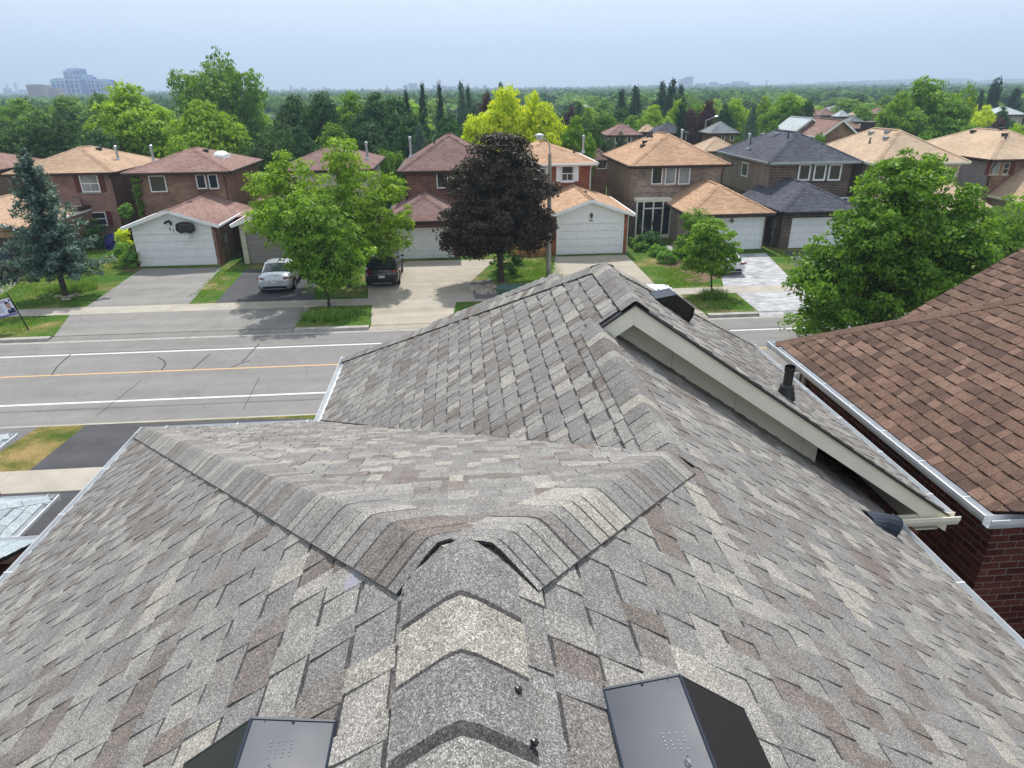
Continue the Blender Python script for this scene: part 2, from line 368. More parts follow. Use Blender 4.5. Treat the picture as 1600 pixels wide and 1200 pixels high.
# pavements
def pavement(y0, y1, joints):
    sheet('pavement', [(-80, y0), (90, y0), (90, y1), (-80, y1)], .126, M['walk'])
    mb = MB(); x = joints
    while x < 60:
        mb.box(x, x+.03, y0+.01, y1-.01, .122, .1285); x += 1.55
    return mb.build('pavement_joints', M['kerb'], kind='structure')
pavement(33.85, 35.1, -39.3); pavement(16.8, 18.06, -24.4)
# far driveways (above pavement verge): name, px polygon, material, level
def drive(name, pts, m, z=.124): return sheet(name, px(pts, z), z, M[m])
drive('driveway_asphalt', [(221, 420), (346, 418), (295, 475), (130, 483)], 'drive_old')
drive('driveway_left', [(-60, 425), (40, 425), (28, 443), (0, 462), (-60, 492)], 'drive_old')
drive('driveway_sealed', [(384, 421), (505, 418), (490, 471), (334, 476)], 'drive_dark')
drive('driveway_concrete', [(575, 424), (640, 408), (775, 405), (735, 440), (742, 466), (575, 470)], 'drive_conc')
drive('driveway_grey', [(868, 401), (978, 398), (1010, 430), (1030, 452), (850, 458), (862, 428)], 'drive_conc')
drive('driveway_pavers', [(1118, 399), (1196, 395), (1246, 446), (1131, 449)], 'paver')
drive('driveway_black', [(1226, 393), (1345, 388), (1420, 440), (1262, 440)], 'drive_dark')
def apron(name, xa0, xa1, xb0, xb1, m):
    """from the pavement (y 33.85) down to the road (y 30.15)"""
    me = mesh(name, [(xb0, 33.86, .1245), (xb1, 33.86, .1245), (xa1, 30.55, .1245), (xa0, 30.55, .1245), (xa0-.1, 30.12, .012), (xa1+.1, 30.12, .012)], [(0, 3, 2, 1), (3, 4, 5, 2)], M[m])
    return link(name, me, kind='structure')
a1 = G(72, 533)[0]; a2 = G(452, 521)[0]; b1 = G(104, 495)[0]; b2 = G(482, 485)[0]
AP = [(a1, a2, b1, b2, 'drive_old'), (G(577, 516)[0], G(705, 512)[0], G(578, 484)[0], G(713, 478)[0], 'drive_conc')]
AP += [(7.0, 11.8, 7.2, 11.6, 'drive_conc'), (G(1192, 492)[0], 20.6, G(1152, 459)[0], 20.1, 'paver'), (22.5, 27.5, 22.8, 27.2, 'drive_dark'), (-34, -28.5, -33.6, -28.8, 'drive_old')]
for q in AP: apron('driveway_apron', *q)
# far kerb only along the grass
cuts = sorted([(q[0]-.1, q[1]+.1) for q in AP])
x = -90; mb = MB()
for a, b in cuts+[(90, 91)]:
    if a > x:
        P = [(x, Y1, 0), (x, Y1+.04, .14), (x, FARF, .14), (x, FARF+.02, 0)]
        mb.prism(P, (a-x, 0, 0))
        mb.prism([(a, Y1, 0), (a, Y1+.04, .14), (a, FARF, .14), (a, FARF+.02, 0)], (.01, 0, 0))
    x = b
mb.build('far_kerb', M['kerb'], kind='structure')
line('gutter_strip', Y1-.28, Y1-.005, M['kerb'], -90, 90, .005)
# near side
mb = MB(); mb.box(-90, 90, FRONT-.25, FRONT+.02, -.1, .1); mb.build('near_kerb', M['walk'], kind='structure')
line('gutter_strip', FRONT+.02, FRONT+.34, M['walk'], -90, 90, .006)
sheet('driveway_near', [tuple(G(135, 664)[:2]), (tuple(G(380, 655)[:2])), (-5.6, FRONT-.26), (-3.2, 18.07), tuple(G(36, 743)[:2])], .125, M['drive_dark'])
xA, xB = G(-300, 800)[0], -4.0
sheet('driveway_near_lower', [(-13.2, 16.79), (-4.5, 16.79), (-4.5, 7.5), (-13.2, 7.5)], .1255, M['drive_dark'])
sheet('driveway_next_door', [tuple(G(-250, 700)[:2]), tuple(G(-250, 680)[:2]), tuple(G(62, 667)[:2]), tuple(G(-60, 742)[:2]), tuple(G(-500, 760)[:2])], .125, M['drive_mid'])
# crack sealer lines on the road
def tar(pts, w_=.05):
    P = [G(a, b, .006) for a, b in pts]; mb = MB()
    for A, B in zip(P[:-1], P[1:]): mb.beam(A, B, w_, .003)
    return mb.build('tar_line', M['tar'], kind='structure')
tar([(110, 554), (90, 572), (80, 586)]); tar([(247, 558), (256, 563), (259, 570), (252, 578)], .06); tar([(328, 553), (300, 577)])
tar([(405, 537), (378, 566)]); tar([(390, 563), (360, 574)], .04); tar([(405, 590), (380, 640)], .02); tar([(220, 595), (150, 650)], .015)
# far sidewalk patches, front path, soil under the bushes
sheet('stepping_path', px([(1040, 383), (1062, 381), (1075, 393), (1050, 397)], .13), .13, M['paver'])
sheet('flower_bed', px([(1030, 405), (1085, 400), (1140, 425), (1100, 443), (1055, 440)], .13), .13, M['soil'])
sheet('flower_bed', px([(190, 395), (215, 392), (222, 421), (196, 425)], .13), .13, M['soil'])
sheet('gravel_patch', px([(735, 440), (768, 436), (780, 466), (742, 467)], .13), .13, M['drive_mid'])
# kerb-side gravel along the drives and thin edging of dried grass

for y0_, y1_ in ((22.5, 22.62), (28.42, 28.5)): sheet('road_seam', [(-120, y0_), (140, y0_), (140, y1_), (-120, y1_)], .003, M['drive_mid'])
sheet('road_patch', px([(20, 655), (175, 650), (190, 642), (30, 646)], .002), .002, M['drive_old'])
# ================================================================ the roof we stand on
def cz(p): return np.array([p[0], p[1], p[2]+H])
def clip2(poly, clip):
    """Sutherland-Hodgman, both CCW lists of (u,v)"""
    out = poly
    for i in range(len(clip)):
        a = clip[i]; b = clip[(i+1) % len(clip)]; inp = out; out = []
        if not inp: return []
        def side(p): return (b[0]-a[0])*(p[1]-a[1])-(b[1]-a[1])*(p[0]-a[0])
        for j in range(len(inp)):
            p = inp[j]; q = inp[(j+1) % len(inp)]; sp, sq = side(p), side(q)
            if sp >= 0: out.append(p)
            if (sp >= 0) != (sq >= 0):
                t = sp/(sp-sq); out.append((p[0]+t*(q[0]-p[0]), p[1]+t*(q[1]-p[1])))
    return out
def area2(P): return .5*sum(P[i][0]*P[(i+1) % len(P)][1]-P[(i+1) % len(P)][0]*P[i][1] for i in range(len(P)))
class Plane:
    def __init__(s, o, u, up, pts):
        """o on the eave line, u along it, up = downhill-to-uphill; pts world polygon"""
        s.o = np.array(o, float); s.u = np.array(u, float)/np.linalg.norm(u); s.v = np.array(up, float)/np.linalg.norm(up)
        s.n = np.cross(s.u, s.v)
        if s.n[2] < 0: s.n = -s.n
        s.poly = [(float((np.array(p)-s.o)@s.u), float((np.array(p)-s.o)@s.v)) for p in pts]
        if area2(s.poly) < 0: s.poly = s.poly[::-1]
    def P(s, u, v, h=0): return s.o+s.u*u+s.v*v+s.n*h
def lay_shingles(planes, E, wr, root, mat, deckmat, seed, tones, nparts=300, dz=.0, thick=.007, shade=1.):
    r = random.Random(seed); cand = []
    deck = MB()
    for pl in planes:
        deck.prism([pl.P(u, v, -.004) for u, v in pl.poly], tuple(-pl.n*.05))
        us = [p[0] for p in pl.poly]; vs = [p[1] for p in pl.poly]
        k0 = int(math.floor(min(vs)/E)); k1 = int(math.ceil(max(vs)/E))
        prev = .5
        for k in range(k0, k1):
            v0 = k*E; u = min(us)-r.random()*wr[1]; high = r.random() < .5; run = r.choice(tones)
            while u < max(us):
                w_ = r.uniform(*wr)*(1.25 if not high else 1)
                if r.random() < .75: run = r.choice(tones)
                t = min(1, max(.11, run+r.uniform(-.04, .04)))
                j = r.uniform(-.003, .003); sk = r.uniform(-.012, .012) if high else 0
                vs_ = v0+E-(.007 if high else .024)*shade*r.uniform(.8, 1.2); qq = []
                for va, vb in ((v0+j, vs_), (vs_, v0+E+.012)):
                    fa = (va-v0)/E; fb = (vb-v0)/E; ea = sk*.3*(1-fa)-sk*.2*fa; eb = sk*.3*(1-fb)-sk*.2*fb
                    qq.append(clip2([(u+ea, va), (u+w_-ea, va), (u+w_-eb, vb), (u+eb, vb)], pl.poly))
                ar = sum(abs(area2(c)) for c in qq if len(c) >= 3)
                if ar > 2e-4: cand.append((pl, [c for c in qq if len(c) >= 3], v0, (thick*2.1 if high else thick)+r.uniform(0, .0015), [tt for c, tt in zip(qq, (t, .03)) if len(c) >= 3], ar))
                u += w_; high = not high
    # how large each shows
    sc = []
    for i, (pl, cs, v0, h, t, ar) in enumerate(cand):
        c = cs[0]; m = pl.P(sum(p[0] for p in c)/len(c), sum(p[1] for p in c)/len(c)); d = m-CAMP; L = np.linalg.norm(d)
        a = 0
        if d@AF > .3:
            X, Y_ = proj(m)
            if 0 < X < 1600 and 0 < Y_ < 1200: a = ar*max(0, -(d@pl.n)/L)/L**2
        sc.append((a, i))
    sc.sort(reverse=True); top = set(i for a, i in sc[:nparts] if a > 0)
    def shape(mb, pl, cs, v0, h, ts):
      for c, t in zip(cs, ts):
        n = len(c); V = []
        for (u, v) in c: V.append(pl.P(u, v, dz+max(.0012, h-(h-.0015)*(v-v0)/(E+.012))))
        for (u, v) in c: V.append(pl.P(u, v, dz-.001))
        F = [tuple(range(n))]+[(n+i, n+(i+1) % n, (i+1) % n, i) for i in range(n)]
        mb.add(V, F, 0, t)
    rest = MB()
    for i, (pl, c, v0, h, t, ar) in enumerate(cand):
        if i in top:
            mb = MB(); shape(mb, pl, c, v0, h, t); mb.build('shingle', mat, root)
        else: shape(rest, pl, c, v0, h, t)
    rest.build('shingles_beyond', mat, root, kind='stuff')
    deck.build('roof_deck', deckmat, root)
def lay_caps(A, B, n1, n2, root, mat, E=.17, W=.165, seed=1, tones=(.2, .5, .8), hgt=.022, name='cap_shingle', parts=True, line=.02):
    """bent cap shingles from the low end A to the high end B over planes with normals n1, n2"""
    r = random.Random(seed); A = np.array(A, float); B = np.array(B, float); d = B-A; L = np.linalg.norm(d); d /= L
    n1 = np.array(n1, float); n2 = np.array(n2, float)
    w1 = np.cross(d, n1); w1 /= np.linalg.norm(w1); w2 = np.cross(d, n2); w2 /= np.linalg.norm(w2)
    if w1[2] > 0: w1 = -w1
    if w2[2] > 0: w2 = -w2
    if abs(w1[2]) < 1e-6 or w1@w2 > .98: w2 = -w2 if w1@w2 > .98 else w2
    nm = n1+n2; nm /= np.linalg.norm(nm); s = 0; out = MB(); tone = r.choice(tones); obs = []
    while s < L:
        e = min(L+.02, s+E+.05); mb = MB(); rows = []; h0 = hgt+r.uniform(-.002, .004); mid = min(e-.001, s+E-line)
        bs = .017
        for ss, h in ((s, h0+bs), (mid, bs+h0+(.003-h0)*(mid-s)/(e-s)), (e, bs+.003 if s+E < L-.001 else .012)):
            c = A+d*ss; row = []
            for t in (-1, -.72, -.4, -.16, 0, .16, .4, .72, 1):
                wv, nn = (w1, n1) if t < 0 else (w2, n2)
                a = abs(t)*W; q = 1-abs(t)
                bend = .012*max(0, 1-abs(t)/.4)
                row.append(c+wv*a+nn*(min(bs, h)+(h-min(bs, h))*(.75+.25*q))+nm*(-bend*.0+.006*(1-abs(t))) if t != 0 else c+nm*(h+.002))
            rows.append(row)
        n = len(rows[0]); V = rows[0]+rows[2]+[p-(n1 if i < n//2 else (nm if i == n//2 else n2))*(hgt+.03) for i, p in enumerate(rows[0])]
        V += [rows[2][0]-n1*(.022), rows[2][-1]-n2*(.022)]; m0 = len(V); V += rows[1]
        F = [(i, i+1, m0+i+1, m0+i) for i in range(n-1)]+[(2*n+i, 2*n+i+1, i+1, i) for i in range(n-1)]
        F += [(2*n, 0, m0, n, 3*n), (n-1, 3*n-1, 3*n+1, 2*n-1, m0+n-1)]; F2 = [(m0+i, m0+i+1, n+i+1, n+i) for i in range(n-1)]
        if r.random() < .85: tone = r.choice(tones)
        tt = min(1, max(0, tone+r.uniform(-.05, .05)))
        k0 = len(mb.V); tgt = mb if parts else out
        tgt.add(V, F, 0, tt); b0 = len(tgt.V)-len(V)
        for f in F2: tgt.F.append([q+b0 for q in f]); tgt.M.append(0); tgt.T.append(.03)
        if parts: obs.append(mb.build(name, mat, root))
        s += E*r.uniform(.93, 1.06)
    if not parts: obs.append(out.build(name, mat, root))
    return obs
def gutter(name, A, B, out, root, mat, w_=.11, h=.11, hang=1.1):
    """U channel from A to B, 'out' = horizontal unit away from the wall"""
    A = Vector(A); B = Vector(B); o = Vector(out); mb = MB(); d = (B-A).normalized()
    def q(a, z): return A+o*a+Vector((0, 0, z))
    P = [(0, 0), (0, -h), (w_*.8, -h), (w_, -h*.45), (w_, 0), (w_-.012, .006), (w_-.016, -.006), (w_-.014, -h*.45), (w_*.76, -h+.012), (.006, -h+.012), (.006, 0)]
    mb.prism([q(a, z) for a, z in P], B-A)
    g = mb.build(name, mat, root)
    hb = MB(); L = (B-A).length; s = .4
    while s < L:
        c = A+d*s; hb.beam(c+Vector((0, 0, .004)), c+o*w_*1.02+Vector((0, 0, .004)), .014, .004); s += hang
    h_ = hb.build('gutter_hanger', mat, root); h_.parent = g
    return g
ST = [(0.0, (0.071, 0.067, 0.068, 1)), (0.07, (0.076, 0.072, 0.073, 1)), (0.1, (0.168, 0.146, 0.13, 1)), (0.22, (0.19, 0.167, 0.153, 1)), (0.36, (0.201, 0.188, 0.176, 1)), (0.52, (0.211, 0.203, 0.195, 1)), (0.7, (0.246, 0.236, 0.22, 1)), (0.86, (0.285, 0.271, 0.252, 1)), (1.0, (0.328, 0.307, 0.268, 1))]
xr, yr, zr, m_, mF, ze = -.0125, 1.63, -1.3, .693, .4368, -4.817
xa, xb, yg, yf, yb = 1.3533, 1.7327, 6.4411, 12.456, 7.972
xw0, xE, xE2, xw = -5.09, 5.06, 5.816, -2.3646
zA = zr-m_*(xa-xr); yP = yr+(zr-zA)/mF; zB = zA+m_*(xb-xa); yv = yr+(zr-ze)/mF
chalk = (.16, .17, .42, 1)
M['shingle'] = shingle_near('grey_blend_shingles', ST, stain=[(tuple(cz((1.1, 3.95, -2.42))), .3, chalk), (tuple(cz((.85, 4.15, -2.6))), .22, chalk), (tuple(cz((-.42, 1.9, -1.6))), .12, (.3, .31, .42, 1)), (tuple(cz((-.75, 2.6, -1.85))), .14, chalk)])
house = thing('house', 'grey shingled roof in the foreground with hips, black vents and a cream gable', 'house', (0, 3, 0))
up_W = (1, 0, m_); up_E = (-1, 0, m_); up_F = (0, -1, mF)
xhip = yb+(xb-xa)*(yf-yb)/(xb-xw)     # y of the front hip at x = xa
planes = [
    Plane(cz((xw0, 0, ze)), (0, 1, 0), up_W, [cz(p) for p in ((xr, -4, zr), (xr, yr, zr), (xw0, yv, ze), (xw0, -4, ze))]),
    Plane(cz((xE, 0, ze)), (0, 1, 0), up_E, [cz(p) for p in ((xr, -4, zr), (xr, yr, zr), (xa, yP, zA), (xE, yP, ze), (xE, -4, ze))]),
    Plane(cz((xE, 0, ze)), (0, 1, 0), up_E, [cz(p) for p in ((xa, yP, zA), (xa, yg+1.3, zA), (xE, yg+1.3, ze), (xE, yP, ze))]),
    Plane(cz((0, yv, ze)), (1, 0, 0), up_F, [cz(p) for p in ((xr, yr, zr), (xw0, yv, ze), (xw, yv, ze), (xa, yP, zA))]),
    Plane(cz((xw, 0, ze)), (0, 1, 0), up_W, [cz(p) for p in ((xa, yP, zA), (xa, xhip, zA), (xw, yf, ze), (xw, yv, ze))]),
    Plane(cz((xw, 0, ze)), (0, 1, 0), up_W, [cz(p) for p in ((xa, yg, zA), (xb, yg, zB), (xb, yb, zB), (xa, xhip, zA))]),
    Plane(cz((xE2, 0, ze)), (0, 1, 0), up_E, [cz(p) for p in ((xb, yg, zB), (xE2, yg, ze), (xE2, yf, ze), (xb, yb, zB))]),
    Plane(cz((0, yf, ze)), (1, 0, 0), (0, -1, (zB-ze)/(yf-yb)), [cz(p) for p in ((xb, yb, zB), (xE2, yf, ze), (xw, yf, ze))]),
]
TN = [.13, .22, .36, .42, .46, .5, .55, .62, .66, .72, .78, .86, .95]
# small hipped roof on the street side
py0, py1, pxr, pz = 8.85, 10.1, 1.42, -2.66
pe = pz-.69*2.0
planes += [
    Plane(cz((pxr-2.0, 0, pe)), (0, 1, 0), up_W, [cz(p) for p in ((pxr, py0, pz), (pxr, py1, pz), (pxr-2.0, py1+2.0, pe), (pxr-2.0, py0+1.9, pe))]),
    Plane(cz((pxr+2.0, 0, pe)), (0, 1, 0), up_E, [cz(p) for p in ((pxr, py0, pz), (pxr+2.0, py0+1.9, pe), (pxr+2.0, py1+2.0, pe), (pxr, py1, pz))]),
    Plane(cz((0, py1+2.0, pe)), (1, 0, 0), (0, -1, .69), [cz(p) for p in ((pxr, py1, pz), (pxr+2.0, py1+2.0, pe), (pxr-2.0, py1+2.0, pe))]),
]
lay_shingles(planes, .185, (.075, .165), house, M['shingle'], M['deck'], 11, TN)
nW, nE, nF = planes[0].n, planes[1].n, planes[3].n
CT = [.15, .36, .48, .55, .62, .72, .84, 1]
c_ = lambda a, b, n1, n2, seed, **k: lay_caps(cz(a), cz(b), n1, n2, house, M['shingle'], seed=seed, tones=CT, **k)
lerp3 = lambda a, b, t: tuple(a[i]+(b[i]-a[i])*t for i in range(3))
APX = (xr, yr, zr)
c_((xw0+.04, yv-.05, ze+.03), lerp3(APX, (xw0, yv, ze), .021), nW, nF, 5, E=.1, W=.2, hgt=.009, line=.02)
c_((xa-.02, yP-.02, zA+.005), lerp3(APX, (xa, yP, zA), .055), nF, nE, 6, E=.11, W=.2, hgt=.009, line=.022)
c_((xa, yg+.05, zA), (xa, yP-.02, zA), nW, nE, 8, E=.165, W=.17, hgt=.018, line=.03)
c_((xb, yb, zB), (xb, yg-.06, zB), nW, nE, 12, E=.17, W=.17, hgt=.018, line=.03)
c_((xw+.03, yf-.03, ze+.02), (xb, yb, zB), nW, planes[7].n, 9, E=.12, W=.17, hgt=.018, line=.01)
c_((xE2-.03, yf-.03, ze+.02), (xb, yb, zB), planes[7].n, nE, 10, E=.12, W=.17, hgt=.018, line=.01)
c_((pxr-2.0, py1+2.0, pe), (pxr, py1, pz), planes[8].n, planes[10].n, 21, E=.18, W=.17)
c_((pxr+2.0, py1+2.0, pe), (pxr, py1, pz), planes[10].n, planes[9].n, 22, E=.18, W=.17)
c_((pxr, py1, pz), (pxr, py0, pz), nW, nE, 23, E=.18, W=.17)
# the last ridge caps, nearest the lens: running towards the street hip, thick laps
c_((xr-.02, yr+.1, zr-.02), (xr-.03, yr-.1, zr+.026), nW, nE, 14, E=.3, W=.19, hgt=.012, line=.0)
ridge_caps = c_((xr-.03, yr-.02, zr+.03), (xr-.03, -.6, zr+.022), nW, nE, 18, E=.21, W=.187, hgt=.018, line=.036)
# roofing nails in the caps
mbn = None
for (a, b_, c0) in ((-.169, 1.205, 0), (.09, 1.16, 0), (-.185, 1.06, 0), (.115, 1.03, 0), (-.035, 1.6, 1)):
    z = (zr-m_*abs(a-xr)+.068) if not c0 else zr+.062
    nb = MB(); n_ = nE if a > xr else nW
    if c0: n_ = np.array([0, 0, 1.])
    p = Vector(cz((a, b_, z-.02))); nb.tube(p, p+Vector(n_)*.008, .0105, .009, 9); nb.tube(p+Vector(n_)*.008, p+Vector(n_)*.0105, .009, .005, 9)
    nb.build('roofing_nail', M['black'], house)
# black sealant along the valley and under the cap edges
sm = MB()
def seal(a, b, n, w_=.018, h=.012, seg=26, lift=.008):
    a = Vector(cz(a)); b = Vector(cz(b)); rr = random.Random(5); prev = a
    for i in range(1, seg+1):
        q = a.lerp(b, i/seg)+Vector((rr.uniform(-.003, .003), rr.uniform(-.003, .003), 0)); sm.beam(prev+Vector(n)*lift, q+Vector(n)*lift, w_*rr.uniform(.7, 1.3), h, up=tuple(n)); prev = q
seal((xw, yv, ze), (xa-.12, yP+.1, zA-.083), nF, .026, .008, 30, .017)
def off(A, B, n, W):
    """line shifted downslope in the plane with normal n"""
    A = np.array(A, float); B = np.array(B, float); d = (B-A)/np.linalg.norm(B-A); w1 = np.cross(d, n)
    if w1[2] > 0: w1 = -w1
    return tuple(A+w1*W), tuple(B+w1*W)
a, b = off((xw, yf, ze), (xb, yb, zB), nW, .173); seal(a, b, nW, .02, .006, 40)
sm.build('sealant', M['blackmatte'], house, kind='stuff')
# gutters, fascias
g1 = gutter('gutter', cz((xw0, -4, ze-.01)), cz((xw0, yv+.12, ze-.01)), (-1, 0, 0), house, M['whitegut'])
gutter('gutter', cz((xw0-.1, yv, ze-.01)), cz((xw-.12, yv, ze-.01)), (0, 1, 0), house, M['whitegut'])
gutter('gutter', cz((xw, yv, ze-.01)), cz((xw, yf+.12, ze-.01)), (-1, 0, 0), house, M['whitegut'], .12, .12, .8)
gutter('gutter', cz((xw-.1, yf, ze-.01)), cz((xE2+.1, yf, ze-.01)), (0, 1, 0), house, M['whitegut'])
gutter('gutter', cz((xE2, yg-.02, ze-.01)), cz((xE2, yf+.1, ze-.01)), (1, 0, 0), house, M['whitegut'])
gutter('gutter', cz((xE, -4, ze-.01)), cz((xE, yg+.02, ze-.01)), (1, 0, 0), house, M['whitegut'])
gutter('gutter', cz((xE+.0, yg-.02, ze-.01)), cz((xE2+.13, yg-.02, ze-.01)), (0, -1, 0), house, M['cream'], .11, .12)
# cream gable: rake boards, wall band, eave return
def rake(x0, z0, x1, z1):
    mb = MB(); P = [(x0, z0), (x1, z1), (x1, z1-.235), (x0, z0-.235)]
    mb.prism([cz((a, yg-.045, b)) for a, b in P], (0, .05, 0)); mb.build('rake_board', M['cream'], house)
    mb = MB(); mb.prism([cz((a, yg-.075, b)) for a, b in ((x0, z0+.004), (x1, z1+.004), (x1, z1-.022), (x0, z0-.022))], (0, .07, 0)); mb.build('drip_edge', M['black'], house)
xl = xa-.06
rake(xb, zB-.012, xE2+.05, zB-.012-m_*(xE2+.05-xb)); rake(xl, zB-.012-m_*(xb-xl), xb-.002, zB-.012-.0014)
wx = 4.22
mb = MB()
P = [(xa-.12, zA-.4), (xb, zB-.2), (wx, zB-.2-m_*(wx-xb)), (wx+.14, zB-.62-m_*(wx-xb)), (xa, zA-.5)]
for a, b in ((xl, 2.3), (2.306, 3.1), (3.106, 4.02), (4.026, wx)):
    f = lambda x: zB-.15-m_*abs(x-xb)
    lo = lambda x: zA-.25-m_*max(0, x-xa)
    mid = [(xb, f(xb))] if a < xb < b else []
    P = [(a, f(a))]+mid+[(b, f(b)), (b, lo(b)), (a, lo(a)-.2)]
    q = MB(); q.prism([cz((x_, yg+.33, z_)) for x_, z_ in P], (0, .05, 0)); q.build('gable_panel', M['cream'], house)
mb = MB()
for s0, s1, zz0, zz1 in ((xb, xE2, zB, ze),):
    mb.prism([cz((x_, yg, z_)) for x_, z_ in ((s0, zz0-.09), (s1, zz1-.09), (s1, zz1-.11), (s0, zz0-.11))], (0, .42, 0))
mb.build('soffit', M['cream'], house)
mb = MB(); mb.box(wx, xE2-.02, yg+.0, yf-.3, H+ze-.27, H+ze-.25); mb.build('soffit', M['cream'], house)
M['bk_ours'] = brick_far('our_brown_brick', (.13, .05, .04, 1), (.09, .035, .03, 1), (.2, .16, .14, 1))
mb = MB(); mb.box(-4.6, 4.55, -6, yP+2.4, -.1, H+ze-.12); mb.box(-1.95, 5.35, yP+2.4, yf-.4, -.1, H+ze-.12); mb.build('wall', M['bk_ours'], house)
# ---- vents
def slant_vent(pl_o, side, xo, y0, y1, sc, name, label, slats=7):
    """slant-back roof vent on plane E (side +1) or W (side -1): ridge-side edge at x=xo; level shiny top, black back and sides"""
    n = nE if side > 0 else nW; xrr, zrr = pl_o
    dn = np.array([side, 0, -m_])/math.hypot(1, m_)
    base = lambda s, y, hh: cz((xo, y, zrr-m_*abs(xo-xrr)))+dn*s+n*hh
    pr = [(a*sc, b*sc) for a, b in ((0, .012), (.156, .163), (.414, .154), (.455, .07), (.46, .004))]
    top = MB(); b, h = pr[1]
    T = [base(0, y0, pr[0][1]), base(0, y1, pr[0][1]), base(b, y1, h), base(b, y0, h)]
    top.prism([Vector(p) for p in T], tuple(-n*.006))
    for A, B in ((T[0], T[1]), (T[1], T[2]), (T[2], T[3]), (T[3], T[0])): top.beam(A, B, .007, .007, up=tuple(n), oh=-.004)
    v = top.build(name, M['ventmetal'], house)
    bk = MB()
    for (s0, h0), (s1, h1) in zip(pr[1:-1], pr[2:]): bk.prism([Vector(base(s, y, hh-.001)) for s, y, hh in ((s0, y0, h0), (s0, y1, h0), (s1, y1, h1), (s1, y0, h1))], tuple(-n*.004))
    for y, q in ((y0, .02), (y1, -.02)):
        bk.add([base(s, y+q, hh-.004) for s, hh in pr]+[base(0, y+q, 0)], [tuple(range(6))])
    k = bk.build('vent_back', M['ventblack'], house); k.parent = v
    lv = MB()
    for y in (y0, y1):
        for i in range(slats):
            s = sc*(.1+.33*i/(slats-1)); yy = y+(.012 if y == y0 else -.012); lv.beam(base(s, yy, .01), base(s-.02*sc, yy, h*min(1, s/b)*.86), .012, .014, up=(0, 1, 0))
        for (s0, h0), (s1, h1) in zip(pr[:-1], pr[1:]): lv.beam(base(s0, y, h0), base(s1, y, h1), .006, .006, up=tuple(n), oh=-.006)
    l = lv.build('louvre', M['black'], house, kind='stuff'); l.parent = v
    fl = MB(); fl.prism([base(0, y0-.012, .012), base(0, y1+.012, .012), base(.48*sc, y1+.012, .012), base(.48*sc, y0-.012, .012)], tuple(n*.002)); f = fl.build('flange', M['black'], house); f.parent = v
    v['label'] = label
    return v, base, b, h
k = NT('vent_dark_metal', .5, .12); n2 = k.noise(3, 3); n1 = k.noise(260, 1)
c = k.ramp(n2, [(.3, (.028, .036, .052, 1)), (.7, (.045, .054, .075, 1))]); c = k.mix(c, (.008, .008, .01, 1), k.ramp(n1, [(.72, g4(0)), (.8, g4(.7))])); k.col(c)  # sky reflected in the level vent top is put into this blue-grey base colour
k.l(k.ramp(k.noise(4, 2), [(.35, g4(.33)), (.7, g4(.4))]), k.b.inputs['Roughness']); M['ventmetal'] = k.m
k = NT('vent_black_plastic', .32, .5); k.col((.008, .008, .009, 1)); M['ventblack'] = k.m
M['emboss'] = plain('embossed_light', (.14, .15, .18), .4, .5, .1)
def emboss(base, b, h, y0, s0, flip=1):
    """small embossed letters and a round certification mark on the vent's top"""
    mb = MB(); hh = lambda s: .012+(h-.012)*s/b+.0015
    r = random.Random(3)
    for i in range(5):
        for j in range(4):
            if r.random() < .2: continue
            s = s0+.012*j; y = y0-.011*i-.003*j; p = base(s, y, hh(s)); mb.box(p[0]-.0014, p[0]+.0014, p[1]-.0022, p[1]+.0022, p[2]-.001, p[2]+.0006)
    for i in range(14):
        a = 2*math.pi*i/14; a2 = 2*math.pi*(i+1)/14; R_ = .0125
        s = s0+.03; y = y0-.085
        mb.beam(base(s+R_*math.cos(a), y+R_*math.sin(a), hh(s)), base(s+R_*math.cos(a2), y+R_*math.sin(a2), hh(s)), .002, .0015)
    s = s0+.03; y = y0-.085
    for q in (-.004, .002, .007): mb.beam(base(s+q, y-.007, hh(s)), base(s+q, y+.007, hh(s)), .002, .0015)
    return mb.build('embossed_mark', M['emboss'], house)
v, base, b, h = slant_vent((xr, zr), 1, .335, .84, 1.325, 1.0, 'roof_vent', 'nearest black slant vent right of the ridge, with a shiny top'); e_ = emboss(base, b, h, 1.16, b*.55); e_.parent = v
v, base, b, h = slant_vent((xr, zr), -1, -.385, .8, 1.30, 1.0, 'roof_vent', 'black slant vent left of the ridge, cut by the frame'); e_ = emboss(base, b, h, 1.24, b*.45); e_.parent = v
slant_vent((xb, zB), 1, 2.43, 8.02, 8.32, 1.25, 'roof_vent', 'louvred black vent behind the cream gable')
# dryer hood by the right gutter
mb = MB(); cx, cy_, = 4.22, 5.62
for i in range(9):
    a = math.pi*i/8
pts = []
for s in (0, .12, .26):
    row = []
    for i in range(9):
        a = math.pi*i/8; hh = .03+.16*(s/.26)**.6; row.append(cz((cx, cy_, zr-m_*(cx-xr)))+np.array([1, 0, -m_])/math.hypot(1, m_)*(s*1.3)+np.array([0, 1, 0])*(.13*math.cos(a))+nE*(hh*math.sin(a)+.005))
    pts.append(row)
V = [p for r_ in pts for p in r_]; F = [(j*9+i, j*9+i+1, (j+1)*9+i+1, (j+1)*9+i) for j in range(2) for i in range(8)]
mb.add(V, F); mb.add([pts[2][i]-np.array([.03, 0, -.02]) for i in range(9)], [tuple(range(9))]); v = mb.build('hood_vent', M['ventmetal'], house, label='small rounded hood vent beside the right gutter')
